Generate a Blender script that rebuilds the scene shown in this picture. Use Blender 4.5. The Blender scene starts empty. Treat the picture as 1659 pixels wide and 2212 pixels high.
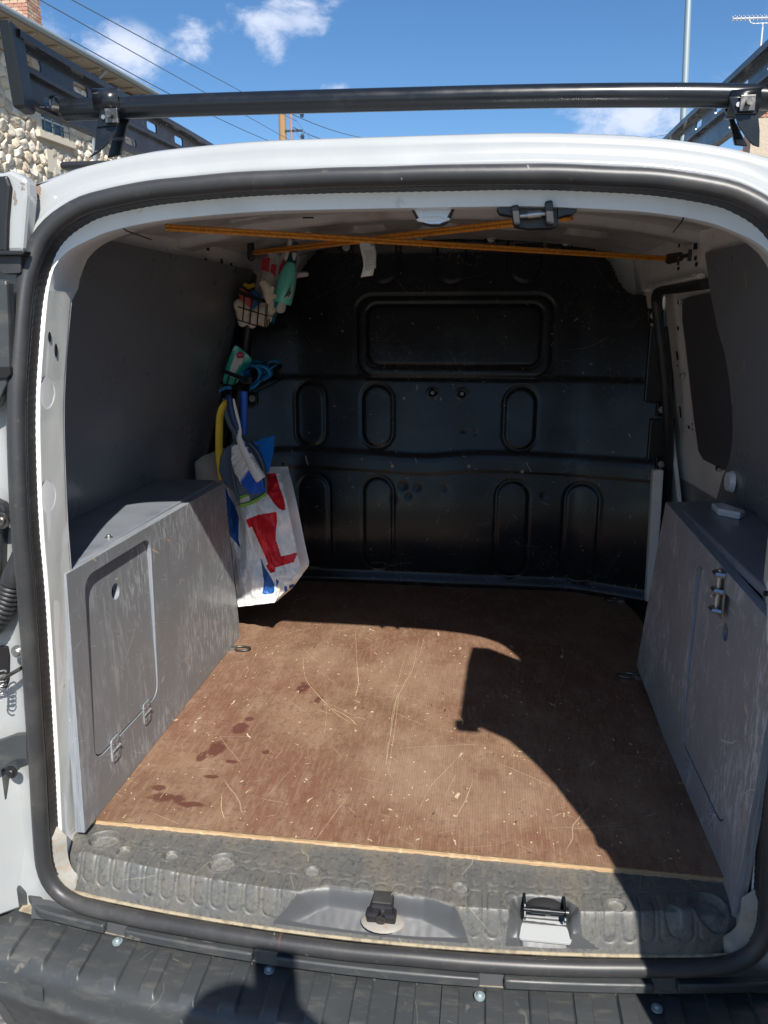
import bpy, bmesh, math, random
import numpy as np
from mathutils import Vector, Matrix, noise as mn
from mathutils.geometry import tessellate_polygon
random.seed(4)
rnd = random.uniform
R = math.radians
S = bpy.context.scene
COL = S.collection

# ------------------------------------------------------------------ camera
CAM_POS = np.array((0.147, -1.08, 0.90))      # metres; origin = middle of the load floor at the rear opening
F_PX, PITCH, YAW = 1661.0, R(13.7), R(7.366)
FW = np.array([-math.sin(YAW) * math.cos(PITCH), math.cos(YAW) * math.cos(PITCH), -math.sin(PITCH)])
RT = np.cross(FW, [0, 0, 1.0]); RT /= np.linalg.norm(RT)
UP = np.cross(RT, FW)
cd = bpy.data.cameras.new("camera"); cam = bpy.data.objects.new("camera", cd); COL.objects.link(cam)
cd.sensor_fit = 'HORIZONTAL'; cd.sensor_width = 36.0; cd.lens = 36.0 * F_PX / 1659.0
cd.clip_start = 0.03; cd.clip_end = 2000
M4 = Matrix(((RT[0], UP[0], -FW[0], CAM_POS[0]), (RT[1], UP[1], -FW[1], CAM_POS[1]), (RT[2], UP[2], -FW[2], CAM_POS[2]), (0, 0, 0, 1)))
cam.matrix_world = M4
S.camera = cam

# ------------------------------------------------------------------ sun, sky, exposure
SUN = Vector((0.312, -0.93, 1.0)).normalized()  # direction towards the sun
sl = bpy.data.lights.new("sun", 'SUN'); sl.energy = 4.0; sl.angle = R(0.53); sl.color = (1.0, 0.955, 0.89)
so = bpy.data.objects.new("sun", sl); COL.objects.link(so)
so.rotation_euler = (-SUN).to_track_quat('-Z', 'Y').to_euler(); so.location = (4, -8, 12)
S.view_settings.view_transform = 'Standard'; S.view_settings.look = 'None'
S.view_settings.exposure = 0.80; S.view_settings.gamma = 1.0
try: S.view_settings.use_curve_mapping = False
except Exception: pass
S.render.engine = 'CYCLES'
S.cycles.max_bounces = 10; S.cycles.diffuse_bounces = 6; S.cycles.glossy_bounces = 5

W = bpy.data.worlds.new("World"); S.world = W; W.use_nodes = True
nt = W.node_tree; nt.nodes.clear()
def N(nt, typ, **kw):
    n = nt.nodes.new(typ)
    for k, v in kw.items():
        if k == 'ins':
            for a, b in v.items(): n.inputs[a].default_value = b
        else: setattr(n, k, v)
    return n
def L(nt, a, b): nt.links.new(a, b)
def mth(nt, op, a, b=None, c=None, clamp=False):
    n = N(nt, 'ShaderNodeMath', operation=op); n.use_clamp = clamp
    for i, x in enumerate((a, b, c)):
        if x is None: continue
        if isinstance(x, (int, float)): n.inputs[i].default_value = x
        else: L(nt, x, n.inputs[i])
    return n.outputs[0]
def vmt(nt, op, a, b=None):
    n = N(nt, 'ShaderNodeVectorMath', operation=op)
    for i, x in enumerate((a, b)):
        if x is None: continue
        if isinstance(x, (tuple, list)): n.inputs[i].default_value = x
        elif op == 'SCALE' and i == 1:
            if isinstance(x, (int, float)): n.inputs['Scale'].default_value = x
            else: L(nt, x, n.inputs['Scale'])
        else: L(nt, x, n.inputs[i])
    return n.outputs['Value'] if op in ('LENGTH', 'DISTANCE', 'DOT_PRODUCT') else n.outputs[0]
def sstep(nt, x, lo, hi, a=0.0, b=1.0):
    n = N(nt, 'ShaderNodeMapRange', interpolation_type='SMOOTHSTEP')
    n.inputs[1].default_value = lo; n.inputs[2].default_value = hi
    n.inputs[3].default_value = a; n.inputs[4].default_value = b
    L(nt, x, n.inputs[0]); return n.outputs[0]

sky = N(nt, 'ShaderNodeTexSky', sky_type='NISHITA', sun_disc=False)
sky.sun_elevation = math.asin(SUN.z); sky.sun_rotation = math.atan2(SUN.x, SUN.y)
sky.altitude = 50; sky.air_density = 0.9; sky.dust_density = 0.25; sky.ozone_density = 3.0
tc = N(nt, 'ShaderNodeTexCoord'); dirn = tc.outputs['Generated']
def raydir(u, v):
    d = FW + RT * (u - 829.5) / F_PX - UP * (v - 1106) / F_PX
    return d / np.linalg.norm(d)
hs = N(nt, 'ShaderNodeHueSaturation'); hs.inputs['Saturation'].default_value = 1.20; hs.inputs['Value'].default_value = 0.64
L(nt, sky.outputs[0], hs.inputs['Color'])
nz = N(nt, 'ShaderNodeTexNoise'); nz.inputs['Scale'].default_value = 13.0; nz.inputs['Detail'].default_value = 10; nz.inputs['Roughness'].default_value = 0.66; nz.inputs['Distortion'].default_value = 0.25
mp = N(nt, 'ShaderNodeMapping'); mp.inputs['Scale'].default_value = (1, 1, 1.6); L(nt, dirn, mp.inputs[0]); L(nt, mp.outputs[0], nz.inputs['Vector'])
cl = None
for (u, v, rx, rz, w) in [(262, 118, .066, .034, 1.0), (215, 95, .04, .022, .75), (415, 92, .034, .042, .66), (372, 120, .034, .022, .42), (565, 45, .062, .022, .72), (585, 88, .025, .040, .62),
                       (600, 118, .016, .018, .5), (665, 35, .045, .028, .60), (640, 5, .06, .014, .7), (722, 195, .026, .012, .45), (1390, 255, .115, .034, .85), (1320, 275, .09, .028, .55), (1520, 240, .10, .030, .6),
                       (-300, 60, .25, .07, .8), (2100, 150, .25, .07, .7), (900, -900, .3, .12, .7), (-900, -500, .4, .12, .6), (2600, -500, .4, .15, .6)]:
    d = raydir(u, v)
    df = vmt(nt, 'SUBTRACT', dirn, tuple(d))
    df = vmt(nt, 'MULTIPLY', df, (1 / rx, 1 / rx, 1 / rz))
    m = mth(nt, 'MULTIPLY', sstep(nt, vmt(nt, 'LENGTH', df), 1.25, 0.0), w)
    cl = m if cl is None else mth(nt, 'MAXIMUM', cl, m)
nn = sstep(nt, nz.outputs[0], 0.36, 0.66)
cm = mth(nt, 'MULTIPLY', sstep(nt, mth(nt, 'ADD', mth(nt, 'MULTIPLY', cl, 1.1), mth(nt, 'MULTIPLY', nn, 0.75)), 0.55, 1.7), 0.9)
cm = mth(nt, 'MULTIPLY', cm, sstep(nt, cl, 0.0, 0.25))
mx = N(nt, 'ShaderNodeMix', data_type='RGBA'); L(nt, cm, mx.inputs[0]); L(nt, hs.outputs[0], mx.inputs[6]); mx.inputs[7].default_value = (4.0, 4.3, 5.1, 1)
bg = N(nt, 'ShaderNodeBackground'); bg.inputs[1].default_value = 0.125
wo = N(nt, 'ShaderNodeOutputWorld'); L(nt, mx.outputs[2], bg.inputs[0]); L(nt, bg.outputs[0], wo.inputs[0])

# ------------------------------------------------------------------ sight lines of the survey camera -> points on real planes
def px(u, v, ax, val):
    d = FW + RT * (u - 829.5) / F_PX - UP * (v - 1106) / F_PX
    return CAM_POS + d * (val - CAM_POS[ax]) / d[ax]
def pxp(u, v, p0, n):
    d = FW + RT * (u - 829.5) / F_PX - UP * (v - 1106) / F_PX
    n = np.array(n, float); return CAM_POS + d * (((np.array(p0) - CAM_POS) @ n) / (d @ n))

# ------------------------------------------------------------------ materials
def setup(name):
    m = bpy.data.materials.new(name); m.use_nodes = True
    t = m.node_tree; b = t.nodes['Principled BSDF']
    return m, t, b
def coords(t): return N(t, 'ShaderNodeTexCoord').outputs['Object']
def m_noise(t, co, scale, lo, hi, stretch=(1, 1, 1), detail=5, rough=.6, dist=0, off=0):
    mp = N(t, 'ShaderNodeMapping'); mp.inputs['Scale'].default_value = stretch; mp.inputs['Location'].default_value = (off, off * 1.7, off * .6); L(t, co, mp.inputs[0])
    n = N(t, 'ShaderNodeTexNoise'); n.inputs['Scale'].default_value = scale; n.inputs['Detail'].default_value = detail; n.inputs['Roughness'].default_value = rough; n.inputs['Distortion'].default_value = dist
    L(t, mp.outputs[0], n.inputs['Vector']); return sstep(t, n.outputs[0], lo, hi)
def m_scratch(t, co, scale, width, length, keep=.5, curve=.15, off=0):
    mp = N(t, 'ShaderNodeMapping'); mp.inputs['Scale'].default_value = (scale,) * 3; mp.inputs['Location'].default_value = (off, off * .7, off * 1.3); L(t, co, mp.inputs[0])
    n = N(t, 'ShaderNodeTexNoise'); n.inputs['Scale'].default_value = 1.4; n.inputs['Detail'].default_value = 2; L(t, mp.outputs[0], n.inputs['Vector'])
    c2 = vmt(t, 'ADD', mp.outputs[0], vmt(t, 'SCALE', n.outputs['Color'], curve))
    v = N(t, 'ShaderNodeTexVoronoi', feature='F1'); v.inputs['Scale'].default_value = 1.0; L(t, c2, v.inputs['Vector'])
    loc = vmt(t, 'SUBTRACT', c2, v.outputs['Position'])
    r = N(t, 'ShaderNodeVectorRotate', rotation_type='EULER_XYZ'); L(t, loc, r.inputs['Vector']); L(t, vmt(t, 'SCALE', v.outputs['Color'], 6.28), r.inputs['Rotation'])
    sp = N(t, 'ShaderNodeSeparateXYZ'); L(t, r.outputs[0], sp.inputs[0])
    sc = N(t, 'ShaderNodeSeparateColor'); L(t, v.outputs['Color'], sc.inputs[0])
    a = sstep(t, mth(t, 'ABSOLUTE', sp.outputs[0]), width, width * .3)
    b = sstep(t, mth(t, 'ABSOLUTE', sp.outputs[1]), length, length * .5)
    return mth(t, 'MULTIPLY', mth(t, 'MULTIPLY', a, b), mth(t, 'LESS_THAN', sc.outputs[1], keep))
def m_nn(t, co, a, b_): return mth(t, 'MULTIPLY', m_noise(t, co, **a), m_noise(t, co, **b_))
def m_spots(t, co, spots, edge=(1.0, .75), nscale=28, namp=.8):
    n = N(t, 'ShaderNodeTexNoise'); n.inputs['Scale'].default_value = nscale; n.inputs['Detail'].default_value = 4; L(t, co, n.inputs['Vector'])
    o = None
    for (p, r) in spots:
        rr = r if isinstance(r, tuple) else (r, r, r)
        d = vmt(t, 'LENGTH', vmt(t, 'MULTIPLY', vmt(t, 'SUBTRACT', co, tuple(float(q) for q in p)), tuple(1 / q for q in rr)))
        d = mth(t, 'ADD', d, mth(t, 'MULTIPLY', mth(t, 'SUBTRACT', n.outputs[0], .5), namp * 2))
        s = sstep(t, d, edge[0], edge[1]); o = s if o is None else mth(t, 'MAXIMUM', o, s)
    return o
def mix(t, f, a, b):
    m = N(t, 'ShaderNodeMix', data_type='RGBA')
    if isinstance(f, (int, float)): m.inputs[0].default_value = f
    else: L(t, f, m.inputs[0])
    for i, x in ((6, a), (7, b)):
        if isinstance(x, (tuple, list)): m.inputs[i].default_value = (*x[:3], 1)
        else: L(t, x, m.inputs[i])
    return m.outputs[2]
def bump(t, b, h, strength=.3, dist=.001):
    n = N(t, 'ShaderNodeBump'); n.inputs['Strength'].default_value = strength; n.inputs['Distance'].default_value = dist
    L(t, h, n.inputs['Height']); L(t, n.outputs[0], b.inputs['Normal'])
def mat(name, col, rough=.5, metal=0, layers=(), bmp=None, coat=0, spec=.5, rvar=None, trans=0, sheen=0):
    """layers: (mask kind, args dict, colour, strength)"""
    m, t, b = setup(name); co = coords(t); c = col
    for kind, kw, cc, st in layers:
        f = {'n': m_noise, 's': m_scratch, 'p': m_spots, 'nn': m_nn}[kind](t, co, **kw)
        c = mix(t, mth(t, 'MULTIPLY', f, st), c, cc)
    if isinstance(c, (tuple, list)): b.inputs['Base Color'].default_value = (*c[:3], 1)
    else: L(t, c, b.inputs['Base Color'])
    b.inputs['Roughness'].default_value = rough; b.inputs['Metallic'].default_value = metal
    b.inputs['Specular IOR Level'].default_value = spec
    b.inputs['Coat Weight'].default_value = coat; b.inputs['Coat Roughness'].default_value = .08
    b.inputs['Sheen Weight'].default_value = sheen
    if trans: b.inputs['Transmission Weight'].default_value = trans
    if rvar:
        f = m_noise(t, co, rvar[0], .3, .7); L(t, mth(t, 'ADD', mth(t, 'MULTIPLY', f, rvar[1]), rough), b.inputs['Roughness'])
    if bmp:
        h = N(t, 'ShaderNodeTexNoise'); h.inputs['Scale'].default_value = bmp[0]; h.inputs['Detail'].default_value = 4
        mp = N(t, 'ShaderNodeMapping'); mp.inputs['Scale'].default_value = bmp[3] if len(bmp) > 3 else (1, 1, 1); L(t, co, mp.inputs[0]); L(t, mp.outputs[0], h.inputs['Vector'])
        bump(t, b, h.outputs[0], bmp[1], bmp[2])
    return m

MT = {}
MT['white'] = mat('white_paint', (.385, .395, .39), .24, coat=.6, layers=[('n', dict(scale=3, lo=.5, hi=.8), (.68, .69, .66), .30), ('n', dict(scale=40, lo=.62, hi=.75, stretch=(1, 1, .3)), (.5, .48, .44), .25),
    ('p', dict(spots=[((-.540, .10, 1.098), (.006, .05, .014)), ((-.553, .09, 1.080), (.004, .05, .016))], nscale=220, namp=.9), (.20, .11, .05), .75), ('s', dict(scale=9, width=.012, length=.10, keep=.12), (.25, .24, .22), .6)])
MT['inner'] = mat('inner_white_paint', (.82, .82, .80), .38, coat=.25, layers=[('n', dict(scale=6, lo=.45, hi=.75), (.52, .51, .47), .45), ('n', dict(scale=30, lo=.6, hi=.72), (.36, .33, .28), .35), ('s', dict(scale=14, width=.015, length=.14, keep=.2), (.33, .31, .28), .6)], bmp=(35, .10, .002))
MT['pillar'] = mat('pillar_paint', (.72, .73, .68), .35, coat=.3, layers=[('n', dict(scale=7, lo=.5, hi=.8), (.58, .58, .52), .4), ('s', dict(scale=16, width=.02, length=.12, keep=.25), (.42, .40, .35), .6), ('n', dict(scale=3.2, lo=.60, hi=.72, off=3), (.42, .34, .25), .35)], bmp=(40, .12, .002))
MT['seal'] = mat('rubber_seal', (.034, .034, .035), .42, layers=[('n', dict(scale=9, lo=.42, hi=.75), (.085, .080, .074), .6), ('n', dict(scale=60, lo=.6, hi=.75), (.12, .11, .10), .4), ('s', dict(scale=22, width=.03, length=.10, keep=.10), (.30, .29, .27), .7)], bmp=(120, .12, .001))
MT['strip'] = mat('ribbed_rubber', (.022, .022, .023), .5, layers=[('n', dict(scale=25, lo=.5, hi=.75), (.07, .066, .06), .6)])
MT['black'] = mat('black_plastic', (.018, .018, .020), .4, layers=[('n', dict(scale=12, lo=.5, hi=.8), (.05, .048, .045), .5)])
MT['gloss'] = mat('black_rack_paint', (.009, .011, .014), .22, coat=.1, spec=.4, layers=[('n', dict(scale=16, lo=.55, hi=.8), (.045, .047, .046), .5), ('s', dict(scale=18, width=.02, length=.12, keep=.16), (.20, .20, .19), .7)], bmp=(25, .05, .001), rvar=(20, .12))
MT['metal'] = mat('zinc_steel', (.48, .48, .46), .42, 1, layers=[('n', dict(scale=50, lo=.5, hi=.75), (.35, .33, .30), .6)])
MT['dmetal'] = mat('worn_dark_steel', (.13, .125, .12), .42, 1, layers=[('n', dict(scale=80, lo=.45, hi=.7), (.42, .38, .32), .6)])
MT['bulk'] = mat('bulkhead_enamel', (.0105, .0108, .0125), .19, coat=0, spec=.26, layers=[('n', dict(scale=4, lo=.45, hi=.8), (.011, .012, .015), .6), ('s', dict(scale=7, width=.006, length=.25, keep=.5, curve=.08), (.10, .095, .085), .7), ('nn', dict(a=dict(scale=5, lo=.5, hi=.65, off=3), b_=dict(scale=120, lo=.55, hi=.66, detail=6)), (.09, .085, .075), .8), ('n', dict(scale=2.2, lo=.5, hi=.75, off=8, detail=7), (.022, .021, .020), .7),
    ('s', dict(scale=15, width=.012, length=.18, keep=.45, curve=.1, off=5), (.11, .105, .095), .75), ('s', dict(scale=26, width=.04, length=.10, keep=.16, off=9), (.30, .28, .24), .9), ('n', dict(scale=45, lo=.62, hi=.78), (.04, .037, .034), .5)], bmp=(9, .05, .004), rvar=(9, .10))
MT['liner'] = mat('dark_grey_liner', (.185, .195, .215), .26, coat=.15, layers=[('n', dict(scale=3, lo=.4, hi=.8), (.205, .213, .228), .5), ('s', dict(scale=9, width=.008, length=.12, keep=.22, curve=.3), (.16, .155, .14), .7), ('s', dict(scale=6, width=.03, length=.07, keep=.10, off=4), (.36, .27, .17), .9)], bmp=(160, .05, .0006), rvar=(6, .1))
def box_mat(name, base):
    up = lambda k: tuple(min(.7, x * k) for x in base)
    return mat(name, base, .38, coat=.10, layers=[('n', dict(scale=2.5, lo=.4, hi=.7), up(.90), .5),
        ('nn', dict(a=dict(scale=4.5, lo=.42, hi=.62, detail=3), b_=dict(scale=70, lo=.47, hi=.60, stretch=(1, 1, .16), detail=8, rough=.75)), up(1.6), .8),
        ('nn', dict(a=dict(scale=6, lo=.45, hi=.6, detail=3, off=6), b_=dict(scale=150, lo=.50, hi=.60, stretch=(1, 1, .22), detail=5, off=3)), up(2.0), .75),
        ('n', dict(scale=90, lo=.60, hi=.70, stretch=(1, .3, 1), detail=6, off=8), up(1.6), .5),
        ('s', dict(scale=7, width=.006, length=.32, keep=.6, curve=.2), up(2.3), .7), ('s', dict(scale=13, width=.009, length=.3, keep=.5, curve=.2, off=7), up(2.5), .65), ('s', dict(scale=28, width=.02, length=.25, keep=.5, curve=.2, off=17), up(2.2), .6),
        ('s', dict(scale=26, width=.05, length=.11, keep=.10, curve=.3, off=2), (.62, .48, .28), .9), ('s', dict(scale=13, width=.03, length=.07, keep=.10, off=12), (.55, .40, .22), .95)], bmp=(90, .10, .0008, (1, 1, .25)), rvar=(12, .14))
MT['ply'] = box_mat('grey_plywood', (.222, .232, .240)); MT['ply2'] = box_mat('grey_brown_plywood', (.275, .282, .305))
MT['plytop'] = mat('grey_board_top', (.22, .24, .27), .34, coat=.15, layers=[('n', dict(scale=8, lo=.45, hi=.75), (.10, .107, .12), .5), ('s', dict(scale=9, width=.010, length=.2, keep=.4), (.30, .30, .29), .6), ('s', dict(scale=12, width=.04, length=.10, keep=.08, off=4), (.55, .38, .20), .9)], bmp=(60, .06, .001))
MT['plyedge'] = mat('plywood_edge_paint', (.26, .28, .31), .55, layers=[('n', dict(scale=14, lo=.42, hi=.7, stretch=(40, 1, 1)), (.10, .105, .12), .6), ('n', dict(scale=60, lo=.62, hi=.72), (.42, .40, .38), .5)], bmp=(18, .5, .002, (30, 1, 1)))
MT['edgewood'] = mat('raw_plywood_edge', (.52, .36, .20), .7, layers=[('n', dict(scale=3, lo=.45, hi=.55, stretch=(2, 2, 160)), (.30, .18, .09), .6), ('n', dict(scale=50, lo=.55, hi=.7), (.66, .52, .34), .6)], bmp=(60, .4, .002))

# brown film-faced floor board
FS = [((-.385, .462, 0), (.022, .030, .05)), ((-.377, .505, 0), (.013, .014, .05)), ((-.41, .37, 0), (.02, .045, .05)), ((-.43, .335, 0), (.012, .025, .05)), ((-.385, .265, 0), (.022, .007, .05)), ((-.36, .325, 0), (.016, .008, .05)),
      ((-.44, .185, 0), (.045, .016, .05)), ((-.385, .17, 0), (.035, .010, .05)), ((-.30, .37, 0), (.009, .012, .05)), ((-.235, .62, 0), (.010, .02, .05)), ((-.29, .68, 0), (.02, .03, .05)), ((-.475, .215, 0), (.014, .010, .05))]
m, t, b = setup('brown_film_plywood'); co = coords(t)
c = mix(t, m_noise(t, co, 5, .35, .7), (.185, .098, .058), (.295, .182, .114))
c = mix(t, mth(t, 'MULTIPLY', m_noise(t, co, 2.3, .45, .62, off=2, detail=7), .85), c, (.200, .096, .058))
c = mix(t, mth(t, 'MULTIPLY', m_noise(t, co, 22, .46, .70, stretch=(1, .35, 1), detail=9, rough=.78), .62), c, (.37, .255, .17))
c = mix(t, mth(t, 'MULTIPLY', m_noise(t, co, 170, .48, .62, stretch=(1, .12, 1), off=5), .35), c, (.34, .22, .145))
c = mix(t, mth(t, 'MULTIPLY', m_noise(t, co, 70, .52, .68, detail=8), .45), c, (.095, .052, .036))
c = mix(t, mth(t, 'MULTIPLY', m_spots(t, co, [((0, .8, 0), .22), ((.05, .35, 0), .2), ((-.28, .86, 0), .12), ((.2, .25, 0), .15)], edge=(1.1, .2), nscale=9, namp=.7), .35), c, (.40, .285, .195))
c = mix(t, mth(t, 'MULTIPLY', m_spots(t, co, FS, edge=(1.05, .6), nscale=40, namp=.9), .88), c, (.11, .036, .026))
wv = N(t, 'ShaderNodeTexWave', wave_type='BANDS', bands_direction='X'); wv.inputs['Scale'].default_value = 62; wv.inputs['Distortion'].default_value = .3; L(t, co, wv.inputs['Vector'])
wv2 = N(t, 'ShaderNodeTexWave', wave_type='BANDS', bands_direction='Y'); wv2.inputs['Scale'].default_value = 75; wv2.inputs['Distortion'].default_value = .3; L(t, co, wv2.inputs['Vector'])
c = mix(t, mth(t, 'MULTIPLY', wv.outputs[1], .18), c, (.08, .045, .032))
for kw, cc, st in [(dict(scale=5, width=.0045, length=.38, keep=.6, curve=.16), (.52, .42, .31), .5), (dict(scale=11, width=.008, length=.3, keep=.45, curve=.14, off=3), (.50, .41, .30), .6), (dict(scale=26, width=.014, length=.25, keep=.35, curve=.12, off=6), (.46, .37, .27), .55),
                   (dict(scale=21, width=.05, length=.09, keep=.10, curve=.5, off=5), (.62, .50, .33), .9), (dict(scale=42, width=.055, length=.10, keep=.16, curve=.6, off=8), (.66, .55, .38), .95), (dict(scale=60, width=.11, length=.11, keep=.04, curve=.3, off=15), (.05, .03, .025), .9)]:
    c = mix(t, mth(t, 'MULTIPLY', m_scratch(t, co, **kw), st), c, cc)
L(t, c, b.inputs['Base Color'])
L(t, mth(t, 'ADD', mth(t, 'MULTIPLY', m_noise(t, co, 14, .3, .7), .2), .40), b.inputs['Roughness'])
bump(t, b, mth(t, 'ADD', wv.outputs[1], mth(t, 'MULTIPLY', wv2.outputs[1], .6)), .22, .0006)
MT['floor'] = m

MT['sill'] = mat('dusty_sill_plastic', (.105, .107, .106), .48, layers=[('n', dict(scale=5, lo=.38, hi=.66), (.13, .127, .113), .5), ('n', dict(scale=110, lo=.48, hi=.62, stretch=(1.3, .6, 1), detail=9, rough=.75), (.20, .185, .145), .45),
    ('n', dict(scale=9, lo=.48, hi=.7, stretch=(1.8, .5, 1), detail=6, off=11), (.20, .17, .12), .4), ('s', dict(scale=13, width=.012, length=.35, keep=.7, curve=.2), (.28, .26, .20), .65), ('s', dict(scale=27, width=.020, length=.3, keep=.45, curve=.4, off=4), (.19, .175, .135), .55), ('n', dict(scale=120, lo=.54, hi=.66, off=7), (.04, .04, .04), .5)], bmp=(75, .25, .0012))
MT['sillsm'] = mat('smooth_sill_plastic', (.065, .067, .07), .42, layers=[('n', dict(scale=30, lo=.5, hi=.75), (.075, .073, .066), .5)])
MT['bumper'] = mat('bumper_plastic', (.046, .050, .053), .38, layers=[('n', dict(scale=6, lo=.42, hi=.72), (.062, .064, .062), .6), ('n', dict(scale=40, lo=.50, hi=.70, stretch=(.4, 1.6, 1), detail=8), (.11, .105, .09), .5),
    ('s', dict(scale=11, width=.010, length=.3, keep=.45, curve=.5), (.15, .145, .125), .6), ('s', dict(scale=22, width=.03, length=.16, keep=.22, curve=.5, off=4), (.17, .16, .13), .6), ('n', dict(scale=90, lo=.62, hi=.75), (.13, .12, .10), .5)], bmp=(150, .16, .0009), rvar=(14, .18))
MT['dust'] = mat('dusty_gap_metal', (.36, .30, .20), .8, layers=[('n', dict(scale=60, lo=.45, hi=.65), (.16, .13, .09), .7)], bmp=(120, .4, .002))
MT['primer'] = mat('dirty_white_metal', (.30, .29, .26), .6, layers=[('n', dict(scale=90, lo=.45, hi=.65), (.30, .22, .15), .6)])
MT['dark'] = mat('dark_opening', (.006, .006, .007), .8)
MT['frame_dark'] = mat('dark_floor_mat', (.012, .012, .013), .6)
MT['cord'] = mat('orange_elastic', (.78, .30, .03), .6, layers=[('n', dict(scale=160, lo=.4, hi=.6), (.42, .14, .015), .6)], bmp=(260, .3, .001))
MT['paper'] = mat('white_label', (.66, .65, .61), .7)
MT['ink'] = mat('label_ink', (.16, .16, .18), .7); MT['inkblue'] = mat('blue_ink', (.03, .07, .28), .6)
MT['lamp'] = mat('lamp_lens', (.70, .78, .86), .18, coat=.6)
MT['wire'] = mat('black_wire', (.010, .010, .011), .35)
MT['glove'] = mat('grey_knit', (.55, .53, .51), .9, bmp=(420, .5, .002), sheen=.3, layers=[('n', dict(scale=30, lo=.5, hi=.75), (.30, .29, .27), .5)])
MT['knit'] = mat('beige_knit', (.72, .63, .51), .95, bmp=(420, .6, .002), sheen=.3, layers=[('n', dict(scale=26, lo=.5, hi=.75), (.44, .36, .27), .5)])
MT['red'] = mat('red_cloth', (.55, .035, .05), .7); MT['redrag'] = mat('faded_red_rag', (.58, .12, .10), .9, bmp=(60, .6, .006))
MT['green'] = mat('mint_bottle', (.16, .70, .56), .28, coat=.3); MT['dgreen'] = mat('dark_teal_cap', (.005, .085, .085), .3)
MT['trigger'] = mat('white_trigger', (.62, .58, .54), .4)
MT['blue'] = mat('blue_strap', (.02, .28, .60), .6, layers=[('n', dict(scale=20, lo=.5, hi=.7), (.008, .10, .26), .6)], bmp=(300, .5, .0012, (1, .2, 1)))
MT['bluerag'] = mat('blue_rag', (.02, .12, .34), .85, bmp=(60, .6, .006)); MT['tealrag'] = mat('teal_rag', (.01, .15, .22), .85, bmp=(60, .7, .006))
MT['yellow'] = mat('yellow_webbing', (.80, .56, .05), .75, layers=[('n', dict(scale=12, lo=.5, hi=.7, stretch=(4, 4, .5)), (.42, .28, .02), .5)], bmp=(200, .3, .001))
MT['wipes'] = mat('green_wipes_film', (.015, .42, .30), .25, coat=.4, bmp=(45, .4, .004)); MT['whitefilm'] = mat('white_film', (.66, .66, .63), .3); MT['sticker'] = mat('red_sticker', (.42, .03, .06), .35)
MT['pan'] = mat('blue_grey_plastic', (.11, .15, .20), .35); MT['lime'] = mat('lime_rubber', (.22, .46, .05), .45)
MT['bwhite'] = mat('white_brush_plastic', (.72, .71, .68), .35); MT['navy'] = mat('navy_grip', (.012, .045, .14), .45)
MT['brwhite'] = mat('white_bristle', (.80, .78, .74), .6); MT['brblue'] = mat('blue_bristle', (.03, .14, .62), .5); MT['brsky'] = mat('azure_bristle', (.02, .26, .75), .5)
def bag_mat(name, c, rough=.5): return mat(name, c, rough, bmp=(16, .55, .010), layers=[('n', dict(scale=7, lo=.45, hi=.75), tuple(x * .82 for x in c), .4)])
MT['bag'] = bag_mat('white_bag_plastic', (.92, .92, .90)); MT['bagred'] = bag_mat('red_bag_print', (.70, .012, .02)); MT['bagblue'] = bag_mat('blue_bag_print', (.012, .095, .34))
MT['kraft'] = mat('kraft_paper', (.42, .37, .30), .8, bmp=(20, .4, .006))
MT['asphalt'] = mat('asphalt', (.16, .155, .145), .9, layers=[('n', dict(scale=120, lo=.42, hi=.6, detail=3), (.30, .28, .25), .7), ('n', dict(scale=60, lo=.5, hi=.64, detail=3, off=4), (.07, .068, .065), .7), ('n', dict(scale=.6, lo=.4, hi=.7), (.13, .125, .12), .4)], bmp=(110, .7, .006))
MT['roadpaint'] = mat('road_paint', (.68, .67, .63), .8, bmp=(110, .6, .004), layers=[('n', dict(scale=90, lo=.55, hi=.66), (.20, .19, .18), .7)])
MT['mortar'] = mat('wall_mortar', (.46, .39, .30), .95, bmp=(14, .6, .03))
ST = [mat('rubble_stone_' + k, c_, .9, layers=[('n', dict(scale=9, lo=.42, hi=.7), tuple(x * .62 for x in c_), .6)], bmp=(9, .8, .03)) for k, c_ in (('sand', (.62, .53, .40)), ('buff', (.70, .61, .48)), ('tan', (.54, .45, .33)), ('pale', (.76, .68, .56)))]
MT['dressed'] = mat('dressed_limestone', (.60, .53, .42), .85, bmp=(12, .3, .01)); MT['soffit'] = mat('weathered_eaves', (.36, .30, .23), .85)
MT['zinc'] = mat('zinc_gutter', (.30, .35, .37), .5, .3); MT['brick'] = mat('brick_red', (.40, .22, .16), .9, bmp=(20, .4, .01)); MT['brick2'] = mat('brick_buff', (.48, .36, .26), .9, bmp=(20, .4, .01)); MT['tile'] = mat('roof_tile', (.34, .16, .09), .85)
MT['glass'] = mat('window_glass', (.05, .09, .13), .06, spec=.8); MT['shutter'] = mat('white_shutter', (.70, .69, .66), .6); MT['iron'] = mat('dark_iron', (.03, .04, .05), .5)
MT['wood'] = mat('pole_wood', (.34, .21, .10), .85, bmp=(8, .5, .02, (6, 6, .4))); MT['cable'] = mat('sky_tinted_cable', (.11, .15, .20), .6); MT['galv'] = mat('galvanised_post', (.33, .40, .42), .5, .4)  # cable: plain grey tinted blue to imitate the glow of the sky
MT['terra'] = mat('terracotta', (.46, .19, .09), .8); MT['plaster'] = mat('house_plaster', (.60, .52, .42), .9); MT['joint'] = mat('joint_brown', (.09, .045, .03), .7)
MT['ceil'] = mat('roof_underside_paint', (.52, .52, .51), .35, coat=.2, layers=[('n', dict(scale=8, lo=.45, hi=.7), (.20, .195, .19), .6)], bmp=(20, .15, .004))
MT['card'] = mat('door_card_grey', (.080, .080, .088), .4)
MT['rust'] = mat('orange_rust', (.50, .14, .03), .8)
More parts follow.
